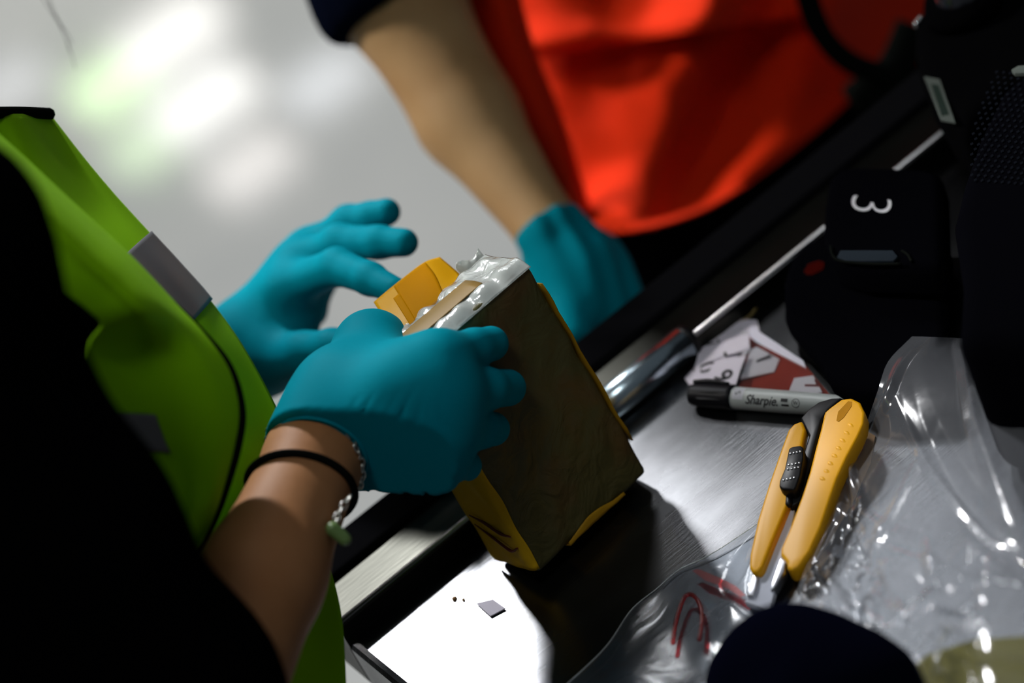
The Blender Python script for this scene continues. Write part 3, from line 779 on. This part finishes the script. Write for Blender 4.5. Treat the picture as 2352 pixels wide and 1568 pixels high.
nets('shirt', fsb, lo, hi, .007, M['navy_cloth'], pB, 2)
tb = [(q[0], q[1], q[2]+.014, q[3]+.02) for q in bodyB[-4:]]+[(bc+np.array([-.06, 0, -.12]), bc+np.array([.06, 0, -.12]), .13, .13)]
lo, hi = bounds(tb, .02); nets('trousers', cones_sdf(tb, .03), lo, hi, .009, M['black_cloth'], pB, 1)
for sx in (-1, 1):
    an = np.array([bc[0]+sx*.085, .35, FZ])
    sh = [(an+np.array([0, .04, .04]), an+np.array([0, -.14, .033]), .042, .034), (an+np.array([0, 0, .05]), an+np.array([0, 0, .09]), .044, .047)]
    lo, hi = bounds(sh, .01); nets('shoe', plane_clip(cones_sdf(sh, .03), (0, 0, FZ+.001), (0, 0, 1)), lo, hi, .006, M['black_cloth'], pB, 1)
hr = [(bhead+np.array([0, .02, .03]), bhead+np.array([0, .005, .045]), .088, .085), (bhead+np.array([0, .05, -.02]), bhead+np.array([0, .045, .0]), .065, .06)]
lo, hi = bounds(hr, .01); nets('hair', plane_clip(cones_sdf(hr, .03), bhead+np.array([0, -.05, .03]), (0, 1, .5)), lo, hi, .006, M['hair'], pB, 1)
for sx in (-1, 1):
    ey = [(bhead+np.array([sx*.03, -.067, 0]), bhead+np.array([sx*.03, -.0671, 0]), .0115, .0115)]
    lo, hi = bounds(ey, .005); nets('eye', cones_sdf(ey, .01), lo, hi, .003, M['eye'], pB, 1)
tube('mouth', [bhead+np.array([t, -.086, -.07-abs(t)*.1]) for t in (-.02, 0, .02)], [.001, .004, .001], M['redcard'], pB, res=9)
# glove of the resting hand, fingers down behind the bench edge
gw = Yp(1258, 528, .045)
gb = [(gw, Yp(1325, 630, .030), .021, .021), (Yp(1325, 630, .030), Yp(1375, 690, .018), .022, .018), (Yp(1310, 640, .030), Yp(1345, 745, .012), .018, .013),
      (Yp(1350, 620, .028), Yp(1420, 690, .012), .018, .013)]
fb = [(Yp(1330, 720, .012), Yp(1370, 815, .010), .0105, .009), (Yp(1365, 705, .012), Yp(1405, 800, .008), .0105, .009), (Yp(1395, 690, .012), Yp(1440, 780, .008), .0105, .009), (Yp(1420, 675, .012), Yp(1470, 755, .008), .0095, .008),
      (Yp(1300, 650, .020), Yp(1318, 760, .0), .0115, .010)]
_gb = cones_sdf(gb, .02)


def gbf(P):
    d = _gb(P)
    for q in fb: d = smin(d, cone_d(P, *q), .006)
    s = (P-gw.astype(np.float32))@np.array([.6, .2, -.77], np.float32)
    return d+.0012*np.sin(s*260+3*np.sin(P[..., 0]*90))*np.clip(.08-s, 0, .05)/.05


axb = (BWR-BM_)/np.linalg.norm(BWR-BM_)
lo, hi = bounds(gb+fb, .01)
g3 = nets('glove', plane_clip(gbf, gw-axb*.004, axb), lo, hi, .002, M['glove'], pB, 2); g3['label'] = 'teal glove on the hand resting at the bench edge'
g4 = [(RW, RW+np.array([-.02, -.02, -.06]), .026, .03), (RW+np.array([-.02, -.02, -.06]), RW+np.array([-.02, -.02, -.11]), .03, .02)]+[
    (RW+np.array([-.045+.017*k, -.02, -.10]), RW+np.array([-.05+.019*k, -.015, -.165+.006*abs(k-1.5)]), .010, .008) for k in range(4)]+[(RW+np.array([-.04, -.03, -.05]), RW+np.array([-.075, -.03, -.10]), .012, .009)]
lo, hi = bounds(g4, .01); nets('glove', cones_sdf(g4, .008), lo, hi, .004, M['glove'], pB, 2)
# orange vest
vb = empty('vest', bc); vb.parent = pB; vb.location = Vector(bc.tolist()); vb['label'] = 'bright orange hi-vis vest with black binding'


def fold(px, py):
    """how far the cloth stands out towards the bench, metres"""
    s = px*.86-py*.10
    r = 0.0
    r += .030*math.exp(-((px-1560+.42*(py-200))/120)**2)          # main ridge, lit on its left
    r -= .018*math.exp(-((px-1690+.42*(py-200))/90)**2)
    r += .016*math.exp(-((px-1800+.42*(py-200))/90)**2)
    r += .012*math.exp(-((px-1300-.1*(py-200))/110)**2)
    return r


def vpanel(name, left, right, base, m, nu=9, parent=None, tilt=.10):
    G = []
    for a, b in zip(left, right):
        row = []
        for i in range(nu):
            t = i/(nu-1); x = a[0]+(b[0]-a[0])*t; y = a[1]+(b[1]-a[1])*t
            row.append(Yp(x, y, base+a[2]*(1-t)**1.3*2.2+b[2]*t+tilt*(1-(y+260)/800)-fold(x, y)))
        G.append(row)
    return sheet_from(name, grid_pts(np.array(G), 70, 60), m, parent or vb, .0016)


# lower skirt, then the overlapping upper panel whose hem is the dark seam line
vpanel('skirt_panel', [(1130, 60, .05), (1208, 160, .045), (1212, 235, .045), (1258, 305, .042), (1302, 432, .04), (1340, 505, .035), (1400, 536, .03)],
       [(1950, -60, .0), (1985, 40, .0), (1990, 120, .0), (1965, 215, .0), (1800, 362, .0), (1640, 470, .0), (1500, 524, .012)], .095, M['orange'], 11)
vpanel('upper_panel', [(960, -620, .06), (1010, -380, .055), (1050, -160, .05), (1078, -60, .05), (1100, 10, .05), (1122, 60, .048), (1112, 118, .046), (1160, 140, .046)],
       [(2000, -700, -.01), (1950, -480, -.008), (1900, -260, -.006), (1880, -160, -.006), (1870, -80, -.006), (1862, -30, -.006), (1850, 10, -.006), (1840, 34, -.005)], .085, M['orange'], 11)
# shaded side panel behind the forearm
G = [[Yp(x0+(x1-x0)*t, y, .15+.012*math.sin(t*6)) for t in (0, .25, .5, .75, 1)] for x0, x1, y in ((1020, 1180, -80), (1040, 1200, 20), (1075, 1230, 120), (1120, 1270, 220), (1180, 1310, 330), (1240, 1340, 430), (1300, 1360, 500))]
sheet_from('side_panel', grid_pts(np.array(G), 24, 40), M['orange'], vb, .0016)
# right front panel beyond the binding
vpanel('right_panel', [(1840, -200, -.01), (1855, -100, -.01), (1868, 10, -.01), (1895, 75, -.01), (1960, 132, -.01), (2060, 165, -.01)],
       [(2250, -200, .02), (2250, -120, .02), (2250, -40, .02), (2240, 40, .02), (2230, 100, .02), (2220, 150, .02)], .075, M['orange'], 9)
tube('binding', [Yp(x, y, .058) for x, y in ((1835, -120), (1850, -30), (1866, 30), (1895, 88), (1945, 138), (2010, 166), (2090, 172), (2180, 165))], .0072, M['trim'], vb, res=50, n=8)
tube('binding', [Yp(x, y, z) for x, y, z in ((1960, 235, .07), (2020, 190, .065), (2060, 150, .06), (2100, 60, .06))], .012, M['trim'], vb, res=20, n=8)

# ------------------------------------------------------------------ things on the bench
# chrome tube against the rear rim
tr_ = .0092
p0, p1 = T(1330, 985, tr_), T(1583, 778, tr_)
dirt = (p1-p0)/np.linalg.norm(p1-p0)
ct = tag(empty('chrome_tube', (p0+p1)/2), 'short chrome tube lying along the rear rim behind the package', 'tube')
tube('barrel', [p0, p0*.5+p1*.5, p1-dirt*.0035], tr_, M['chrome'], ct, n=40)
tube('end_cap', [p1-dirt*.0035, p1, p1+dirt*.001, p1+dirt*.0014], [tr_*.98, tr_*.97, tr_*.85, tr_*.6], M['blackplastic'], ct, n=32)

# paper scrap
sc = prism('paper_scrap', [(1094, 1385), (1132, 1376), (1160, 1396), (1126, 1414)], 0.0006, 0.0012, M['pinkpaper'])
tag(sc, 'small grey-white paper scrap alone on the bright bench left of the knife', 'paper')
for k, (x, y, r) in enumerate(((1043, 1375, .0012), (1064, 1377, .0008))):
    c = T(x, y, .0006); o = nets('crumb', cones_sdf([(c, c+np.array([r*.8, r*.3, 0]), r, r*.7)], .001), c-.004, c+.004, .0004, M['kraft'], None, 1)
    tag(o, ('larger' if k == 0 else 'smaller')+' tan crumb on the bright bench beside the grey-white paper scrap', 'crumb')

# rubber band
tag(tube('rubber_band', [T(x, y, .001) for x, y in ((1650, 735), (1665, 715), (1700, 700), (1730, 692), (1737, 705), (1720, 728), (1690, 745), (1660, 758), (1645, 752))], .0009, M['band'], None, closed=True, n=6, res=60),
    'thin tan rubber band on the bench above the number cards', 'rubber band')

# zip bag with red card and number cards
zb = tag(empty('zip_bag', T(1760, 830, 0)), 'flat clear zip bag with a red backing card under the marker', 'bag')
prism('backing_card', [(1722, 770), (1788, 806), (1850, 838), (1905, 905), (1900, 912), (1680, 905), (1702, 880)], .0004, .0010, M['redcard'], zb)
prism('bag_film', [(1700, 755), (1735, 768), (1862, 838), (1925, 905), (1910, 935), (1672, 925), (1690, 860)], .0044, .0047, M['film'], zb)
prism('zip_strip', [(1722, 746), (1740, 755), (1748, 764), (1845, 828), (1850, 842), (1742, 786), (1722, 772)], .0048, .0058, M['paper'], zb)
cards = [
    # polygon, top height, label, text, pos, em px width vector, em height vector, ink
    ([(1655, 752), (1700, 732), (1738, 735), (1748, 768), (1730, 780), (1690, 770), (1650, 765)], .0022, 'blank white card, farthest of the scattered number cards', None, None, None),
    ([(1608, 795), (1625, 780), (1715, 745), (1728, 760), (1722, 770), (1620, 802)], .0026, 'white card printed with a hooked numeral, second highest in the number cards', '2', (1640, 790), 34),
    ([(1602, 815), (1612, 798), (1720, 766), (1722, 800), (1690, 810), (1608, 835)], .0030, 'white card with a short dash, in the middle of the number cards', "-", (1662, 815), 40),
    ([(1572, 868), (1590, 850), (1612, 862), (1606, 880), (1582, 882)], .0020, 'blank white card corner at the left end of the number cards', None, None, None),
    ([(1594, 846), (1603, 818), (1680, 790), (1712, 812), (1700, 850), (1625, 876), (1600, 870)], .0034, 'white card with a curved numeral half hidden behind the card with the 6', "0", (1626, 842), 46),
    ([(1690, 788), (1720, 770), (1724, 800), (1710, 818)], .0036, 'small blank white card wedged right of the middle of the number cards', None, None, None),
    ([(1640, 832), (1660, 822), (1712, 818), (1700, 850), (1690, 882), (1622, 876), (1630, 850)], .0040, 'white card printed with a large 6 directly above the marker', '6', (1664, 862), 48),
    ([(1724, 802), (1738, 796), (1790, 824), (1778, 853), (1700, 870), (1712, 838)], .0030, 'white card printed with a 1 on the red backing card', '1', (1752, 824), 46),
    ([(1812, 898), (1824, 868), (1868, 862), (1888, 900), (1860, 906)], .0026, 'pale card printed with a dark red 7 inside the zip bag', '7', (1862, 884), 40),
]
for ci, (poly, zt, lab, txt, pos, em) in enumerate(cards):
    zt = zt*1.25; kx, ky = ((ci*37) % 7-3)*.000010, ((ci*53) % 5-2)*.000012; px0, py0 = poly[0]
    lf_ = lambda x, y: (x-px0)*kx+(y-py0)*ky
    c = prism('number_card', poly, zt-.0005, zt, M['pinkpaper'], lift=lf_)
    tag(c, lab, 'card', 'number cards by the marker')
    if txt:
        zt += lf_(*pos)+.0002; o_ = T(pos[0], pos[1], zt+.00015)
        ux = T(pos[0]-.34*em, pos[1]-.90*em, zt+.00015)-o_      # the glyphs lie a quarter turn to the left
        uy = T(pos[0]-1.25*em, pos[1]+.50*em, zt+.00015)-o_
        if txt == '7': ux, uy = -ux*1.0, -uy*.8
        decal('digit', txt, o_, ux, uy, M['redink'] if txt == '7' else M['ink'], c, 1.0, .012)

# marker
mr = .0062
m0, m1 = T(1588, 906, mr), T(1945, 933, mr)
md = (m1-m0)/np.linalg.norm(m1-m0); ml_ = np.linalg.norm(m1-m0)
mk = tag(empty('marker_pen', (m0+m1)/2), 'black-capped grey marker pen lying beside the number cards', 'marker')
cp = m0+md*.0262
tube('cap', [m0, m0+md*.0008, m0+md*.003, m0+md*.010, cp], [mr*.72, mr*.88, mr*.95, mr*1.0, mr*1.03], M['blackcap'], mk, n=32, res=24)
tube('barrel', [cp, cp+md*.0006, cp+md*.03, m1-md*.004, m1], [mr*.90, mr*.93, mr*.93, mr*.84, mr*.6], M['greybarrel'], mk, n=32, res=30)
tocam = -FW-md*((-FW)@md); tocam /= np.linalg.norm(tocam); side = np.cross(md, tocam)
side = side if (side@UP) > 0 else -side


def on_barrel(s, t, r):
    a = t/r; return cp+md*s+r*(math.cos(a)*tocam+math.sin(a)*side)


for sd in (-.0016, .0022):
    tube('cap_groove', [m0+md*s_+mr*1.005*(math.cos(sd/mr)*tocam+math.sin(sd/mr)*side) for s_ in (.006, .010, .016, .021)], [.0002, .0006, .0006, .0002], M['blackplastic'], mk, res=14, n=6)
tube('cap_clip', [m0+md*.001+side*(mr*1.08), m0+md*.01+side*(mr*1.22), m0+md*.022+side*(mr*1.12)], [.0011, .0013, .0009], M['blackcap'], mk, res=14, n=8)


def wrap_text(name, txt, s0, t0, size, m, shear=0.0, bold=0.0, sx=1.0, rot=0.0, r=mr*.95):
    V, F = text_mesh(txt, size, shear, bold, 4)
    ca, sa = math.cos(rot), math.sin(rot)
    P = [on_barrel(s0+(v[0]*ca-v[1]*sa)*sx, t0+(v[0]*sa+v[1]*ca), r) for v in V]
    me = bpy.data.meshes.new(name); me.from_pydata([tuple(p) for p in P], [], F); me.update(); return link(name, me, m, mk, False)


def wrap_quad(name, s0, s1, t0, t1, m, r, n=10):
    vs = []; fs = []
    for i in range(n+1):
        t = t0+(t1-t0)*i/n; vs += [on_barrel(s0, t, r), on_barrel(s1, t, r)]
        if i: fs.append((2*i-2, 2*i-1, 2*i+1, 2*i))
    return obj(name, vs, fs, m, mk)


wrap_quad('sticker', .0016, .0078, -.0005, .0068, M['white'], mr*.945)
wrap_text('sticker_lettering', 'S', .0047, .0030, .0046, M['ink'], rot=math.pi/2+.25, r=mr*.955)
wrap_text('lettering', 'Sharpie.', .0188, -.0003, .0068, M['ink'], shear=.35, bold=.00012, sx=.88)
wrap_quad('print_bar', .0300, .0338, .0000, .0017, M['ink'], mr*.942)
wrap_quad('print_bar', .0304, .0346, -.0022, -.0012, M['ink'], mr*.942)
tube('print_ring', [on_barrel(.0385+.0022*math.cos(t), -.0002+.0022*math.sin(t), mr*.945) for t in np.linspace(0, 2*math.pi, 20, endpoint=False)], .00012, M['ink'], mk, closed=True, n=4)
wrap_text('small_print', 'W', .0385, -.0002, .0026, M['ink'], r=mr*.945)

# snap-off knife
kf = tag(empty('utility_knife', T(1850, 1150, 0)), 'yellow snap-off utility knife with black slider lying across the bench', 'knife')
kz = .0085


def kl(x, y):
    """the knife's butt rests on the marker, its tip on the bench"""
    return .0125*max(0, (1385-y)/455)

prism('blade_channel', [(1828, 1010), (1862, 990), (1800, 1290), (1766, 1398), (1711, 1382), (1742, 1290)], .0012, .0045, M['channel'], kf, lift=kl)
prism('grip_bar', [(1822, 972), (1842, 964), (1850, 985), (1843, 1020), (1828, 1110), (1800, 1180), (1775, 1240), (1752, 1300), (1743, 1312), (1728, 1315), (1720, 1300), (1722, 1270), (1740, 1190), (1765, 1110), (1795, 1025), (1810, 985)], .001, kz, M['yellow'], kf, .0020, 3, lift=kl)
prism('grip_body', [(1893, 945), (1905, 935), (1932, 915), (1955, 912), (1975, 922), (1986, 945), (1984, 972), (1972, 1000), (1945, 1050), (1922, 1100), (1905, 1150), (1885, 1210), (1860, 1265), (1835, 1300), (1818, 1310), (1806, 1302), (1808, 1290), (1792, 1272), (1793, 1258), (1812, 1215), (1840, 1140), (1858, 1085), (1872, 1030), (1884, 985)], .001, kz+.0012, M['yellow'], kf, .0022, 3, lift=kl)
# lanyard slot and finger ridges
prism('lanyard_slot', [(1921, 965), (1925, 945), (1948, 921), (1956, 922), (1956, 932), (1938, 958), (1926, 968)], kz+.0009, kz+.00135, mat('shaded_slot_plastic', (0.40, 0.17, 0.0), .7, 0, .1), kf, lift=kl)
for k in range(8):
    x = 1958-k*9.2; y = 985+k*17.5
    a = T(x-15, y-9, kz-.0010+kl(x, y)); b = T(x+12, y+7, kz-.0010+kl(x, y)); c = (a+b)/2+np.array([0, 0, .0014])
    tube('finger_ridge', [a, c, b], [.0014, .0015, .0014], M['yellow'], kf, res=11, n=8)
prism('end_clip', [(1858, 1000), (1838, 960), (1855, 940), (1880, 922), (1910, 913), (1936, 912), (1902, 942), (1888, 962), (1872, 1022), (1855, 1090), (1838, 1150), (1815, 1165), (1808, 1150), (1830, 1100), (1845, 1040)], .001, kz-.0015, M['blackplastic'], kf, .001, 2, lift=kl)
sl = prism('slider', [(1811, 1030), (1818, 1025), (1838, 1022), (1845, 1026), (1845, 1050), (1838, 1090), (1828, 1118), (1822, 1124), (1796, 1123), (1789, 1116), (1790, 1104), (1802, 1075)], kz-.003, kz+.004, M['blackplastic'], kf, .0008, 2, lift=kl)
for row, (x0, x1, y0, y1) in enumerate(((1812, 1842, 1042, 1036), (1808, 1840, 1068, 1062), (1806, 1838, 1078, 1072), (1796, 1828, 1103, 1096))):
    for k in range(4):
        t = (k+.5)/4; c = T(x0+(x1-x0)*t, y0+(y1-y0)*t, kz+.0041+kl(x0+(x1-x0)*t, y0+(y1-y0)*t))
        tube('stud', [c+np.array([0, 0, -.0003]), c+np.array([0, 0, .0002]), c+np.array([0, 0, .0004])], [.00065, .0006, .0003], M['studs'], sl, n=8)
kn_ = [(T(1812, 1142, kz-.001+kl(0, 1142)), T(1812, 1158, kz-.001+kl(0, 1158)), .0016, .0018)]
lo, hi = bounds(kn_, .003); nets('lock_pin', cones_sdf(kn_, .001), lo, hi, .0006, M['blackplastic'], kf, 1)
prism('rail_tip', [(1728, 1314), (1744, 1314), (1738, 1350), (1732, 1369), (1715, 1368), (1716, 1355), (1722, 1340)], .0012, .0062, M['blade'], kf, .0008, lift=kl)
prism('rail_tip', [(1792, 1276), (1806, 1290), (1802, 1312), (1782, 1345), (1768, 1356), (1772, 1335)], .0012, .0066, M['blade'], kf, .0008, lift=kl)

# tan card beneath the clear bag
tag(prism('cardboard', [(1992, 990), (2010, 1000), (2000, 1060), (1960, 1150), (1900, 1250), (1840, 1320), (1815, 1310), (1850, 1255), (1900, 1160), (1935, 1080)], .0003, .0009, M['kraft']), 'strip of tan card on the bench along the right side of the knife', 'card')

# flat clear sheet at the front, faint red print
fs_ = tag(empty('clear_sheet', T(1560, 1450, 0)), 'flat clear plastic sheet with faint red print at the front of the bench', 'plastic sheet')
Gs = [[T(a[0]+(b[0]-a[0])*t, a[1]+(b[1]-a[1])*t, .0022+.0016*math.sin(t*7+k)) for t in (0, .2, .4, .6, .8, 1)] for k, (a, b) in enumerate((((1265, 1600), (2000, 1640)), ((1330, 1545), (1950, 1560)), ((1395, 1480), (1900, 1480)), ((1450, 1400), (1850, 1430)), ((1510, 1350), (1800, 1400)), ((1560, 1308), (1770, 1395)), ((1640, 1268), (1745, 1375)), ((1765, 1185), (1770, 1200))))]
sheet_from('sheet', grid_pts(np.array(Gs), 60, 60), film_mat('flat_film', (0.93, 0.95, 0.97), 0.0, 0.14, 0.035, (0.6, 0.66, 0.78), bump=(30, .2, .002)), fs_, .0002)
tube('sheet_edge', [T(x, y, .0026+.0012*math.sin(i)) for i, (x, y) in enumerate(((1265, 1600), (1330, 1545), (1395, 1480), (1450, 1400), (1510, 1350), (1560, 1308), (1640, 1268), (1765, 1185)))], .00028, M['film_top'], fs_, res=60, n=6)
for poly in ([(1590, 1310), (1604, 1306), (1650, 1325), (1690, 1345), (1712, 1366), (1700, 1370), (1670, 1350), (1620, 1332)],):
    prism('red_print', poly, .0046, .0048, M['filmred'], fs_)
tube('red_print', [T(x, y, .0052) for x, y in ((1545, 1478), (1552, 1430), (1570, 1375), (1588, 1365), (1606, 1385), (1612, 1420), (1606, 1470))], .0011, M['filmred'], fs_, res=40, n=6)

# second wrapped block close to the viewer, under the clear bag
ob = prism('wrapped_block', [(2115, 1490), (2230, 1455), (2420, 1440), (2600, 1500), (2500, 1760), (2080, 1760), (2060, 1560)], .0005, .030, M['olivewrap'], None, .006)
tag(ob, 'olive-yellow wrapped block under the clear bag at the front edge of view', 'package')

# crumpled clear bag
rng = np.random.RandomState(5)
bagP = [[(2095, 772), (2150, 774), (2230, 780), (2352, 812), (2480, 850), (2620, 900)],
        [(2040, 830), (2110, 840), (2210, 850), (2340, 880), (2480, 920), (2640, 970)],
        [(2015, 900), (2080, 930), (2180, 950), (2320, 980), (2480, 1010), (2640, 1060)],
        [(1985, 985), (2050, 1010), (2150, 1040), (2300, 1070), (2470, 1100), (2640, 1140)],
        [(1945, 1085), (2010, 1110), (2120, 1140), (2280, 1170), (2460, 1190), (2640, 1230)],
        [(1905, 1190), (1975, 1205), (2090, 1230), (2250, 1260), (2450, 1280), (2640, 1320)],
        [(1860, 1280), (1940, 1300), (2060, 1320), (2230, 1350), (2440, 1370), (2640, 1400)],
        [(1825, 1370), (1920, 1390), (2040, 1410), (2210, 1430), (2430, 1450), (2640, 1480)],
        [(1800, 1440), (1890, 1470), (2030, 1490), (2200, 1500), (2420, 1530), (2640, 1560)],
        [(1820, 1560), (1900, 1600), (2030, 1620), (2200, 1630), (2420, 1640), (2640, 1660)]]
Hb = [[.025, .026, .014, .012, .012, .012], [.025, .027, .028, .028, .028, .02], [.024, .026, .030, .034, .032, .02], [.006, .020, .030, .036, .034, .02], [.008, .020, .030, .038, .034, .02],
      [.010, .018, .032, .040, .034, .02], [.010, .020, .034, .042, .036, .02], [.012, .026, .038, .044, .040, .03], [.012, .028, .040, .044, .042, .034], [.012, .028, .040, .044, .042, .034]]
G = np.array([[T(x, y, h) for (x, y), h in zip(r, hh)] for r, hh in zip(bagP, Hb)])
PB = grid_pts(G, 150, 170)
uu = np.linspace(0, 1, 150)[None, :]; vv = np.linspace(0, 1, 170)[:, None]


def ridged(x): return 1-np.abs(2*(x-np.floor(x))-1)


hgt = np.zeros((170, 150))
for k in range(26):   # straight creases radiating from gathered points, sharp like film
    cx_, cy_ = rng.uniform(-.1, .9), rng.uniform(.2, 1.1); a = rng.uniform(-.9, .9)+math.pi*.3; wdt = rng.uniform(.012, .05)
    dx = (uu-cx_)*math.cos(a)+(vv-cy_)*math.sin(a); dy = -(uu-cx_)*math.sin(a)+(vv-cy_)*math.cos(a)
    hgt += rng.uniform(.6, 1.6)*np.maximum(0, 1-np.abs(dy)/wdt)*np.exp(-(dx/.28)**2)*(1 if k % 3 else -1)
dense = np.clip((vv-.52)/.15, 0, 1)*np.clip((1.02-vv)/.1, 0, 1)*np.clip((.62-uu)/.2, 0, 1)
for k in range(60):   # knotted crumple where the bag is gathered
    cx_, cy_ = rng.uniform(.02, .6), rng.uniform(.6, .98); a = rng.uniform(0, math.pi); wdt = rng.uniform(.01, .03)
    dx = (uu-cx_)*math.cos(a)+(vv-cy_)*math.sin(a); dy = -(uu-cx_)*math.sin(a)+(vv-cy_)*math.cos(a)
    hgt += rng.uniform(1.0, 2.4)*np.maximum(0, 1-np.abs(dy)/wdt)*np.exp(-(dx/.07)**2)*(1 if k % 2 else -1)
edge = np.minimum(1, np.minimum(uu/.08, vv/.06))
PB[..., 2] = np.maximum(.0015, PB[..., 2]+.0036*hgt*edge)
pbg = sheet_from('clear_plastic_bag', PB, M['bag'], None, 0)
tag(pbg, 'large crumpled clear plastic bag on the bench right of the knife', 'bag')

# black nylon pouches, bag and camera on the right
lp = prism('nylon_pouch', [(1797, 720), (1796, 640), (1812, 588), (1850, 550), (1910, 526), (2100, 520), (2172, 540), (2172, 890), (2060, 895), (1985, 900), (1945, 893), (1905, 868), (1860, 790)], .001, .022, M['nylon'], None, .006, 4)
tag(lp, 'black nylon pouch with a dark red patch, lower of the two beside the cards', 'pouch')
prism('red_patch', [(1846, 622), (1856, 606), (1880, 598), (1894, 602), (1890, 618), (1866, 630), (1852, 630)], .0218, .0226, M['redlogo'], lp)
up_ = prism('numbered_pouch', [(1886, 540), (1890, 470), (1900, 410), (1922, 382), (1965, 376), (2110, 380), (2160, 390), (2165, 610), (2110, 612), (1960, 606), (1905, 588)], .023, .046, M['nylon'], None, .006, 4)
tag(up_, 'black nylon pouch printed with a white 3, stacked on the other pouch', 'pouch')
V, F = text_mesh('3', 1.0, 0, -.018)
zz = .0464; ca = math.radians(6)
V = V-V.mean(0); wx, wy = np.ptp(V[:, 0]), np.ptp(V[:, 1])
P = []
for v in V:   # glyph turned a quarter clockwise: its open side faces up
    gx = v[1]/wy*92; gy = v[0]/wx*34
    P.append(T(2002+gx*math.cos(ca)-gy*math.sin(ca), 471+gx*math.sin(ca)+gy*math.cos(ca), zz))
me = bpy.data.meshes.new('digit'); me.from_pydata([tuple(p) for p in P], [], F); me.update(); dg3 = link('digit', me, M['white'], up_, False); dg3['label'] = 'white numeral 3'
prism('badge_plate', [(1922, 590), (1930, 574), (2050, 574), (2062, 588), (2052, 598), (1940, 598)], .0458, .0474, M['plate'], up_, .0004)
tube('piping', [T(x, y, .0465) for x, y in ((1908, 566), (1914, 588), (1935, 600), (2000, 606), (2070, 606))], .0008, M['trim'], up_, res=30, n=6)
tube('piping', [T(x, y, .0465) for x, y in ((2072, 576), (2085, 585), (2094, 600))], .0008, M['trim'], up_, res=20, n=6)

bk = tag(empty('black_backpack', T(2330, 520, 0)), 'black backpack with woven mesh pocket at the far right of the bench', 'bag')
prism('pack_body', [(2200, 640), (2180, 500), (2205, 400), (2240, 300), (2290, 200), (2360, 140), (2700, 160), (2700, 790), (2190, 790)], .001, .085, M['nylon'], bk, .012, 4)
cells = []
vsm, fsm = [], []
for r in range(22):
    for c in range(14):
        x = 2232+c*15.5+(8 if r % 2 else 0)+max(0, (14-r))**1.45*1.25-max(0, c-5)*1.0; y = 165+r*11.8+c*1.2
        if x > 2420: continue
        k = len(vsm); s_ = 4.6
        for dx, dy in ((-.55*s_, .9*s_), (-.9*s_, -.1*s_), (.45*s_, -.9*s_), (.9*s_, .1*s_)): vsm.append(T(x+dx, y+dy, .0855))
        fsm.append((k, k+1, k+2, k+3))
ms = obj('mesh_weave', vsm, fsm, M['meshcell'], bk, False); ms['kind'] = 'stuff'
prism('strap_tab', [(2322, 160), (2338, 150), (2420, 146), (2420, 165), (2330, 168)], .085, .0875, M['label'], bk, .0005)

cm_ = tag(empty('black_camera', T(2220, 150, 0)), 'black camera with glossy lens lying at the top right of the bench', 'camera')
prism('camera_body', [(2105, 150), (2092, 90), (2096, 40), (2120, 0), (2170, -60), (2480, -80), (2480, 210), (2330, 170), (2210, 300), (2150, 230)], .0165, .062, M['matteblack'], cm_, .010, 4)
c0 = T(2215, 30, .0625)
tube('lens_ring', [c0, c0+np.array([0, 0, .006]), c0+np.array([0, 0, .012])], [.021, .021, .019], M['matteblack'], cm_, n=40)
lz = [(c0+np.array([0, 0, .009]), c0+np.array([0.0001, 0, .009]), .0135, .0135)]
lo, hi = bounds(lz, .003); nets('lens_glass', cones_sdf(lz, .001), lo, hi, .0014, M['glass'], cm_, 1)
for x, y, r in ((2106, 56, .0018), (2114, 46, .0018), (2136, 19, .0016), (2148, 24, .0010)):  # small silver beads on the camera casing
    c = T(x, y, .060); q = [(c, c+np.array([0, 0, .001]), r, r)]
    lo, hi = bounds(q, .002); nets('silver_bead', cones_sdf(q, .001), lo, hi, .0005, M['studs'], cm_, 1)
lb = prism('sticker', [(2122, 175), (2158, 182), (2194, 281), (2160, 275)], .0612, .0622, M['label'], cm_)
prism('sticker_print', [(2138, 193), (2155, 195), (2180, 262), (2163, 266)], .0622, .0624, M['labelin'], lb)

# dark rounded bundle at the front edge
bl = [(W(1800, 1520, 1.0), W(1900, 1600, .995), .024, .030), (W(1730, 1600, 1.0), W(1830, 1640, .99), .020, .03), (W(1880, 1530, 1.0), W(1990, 1610, .99), .018, .024)]
lo, hi = bounds(bl, .01)
fb_ = cones_sdf(bl, .02)
tag(nets('cloth_bundle', fb_, lo, hi, .003, M['bundle'], None, 2), 'dark navy rounded cloth bundle on the bench in front of the knife tip', 'cloth')
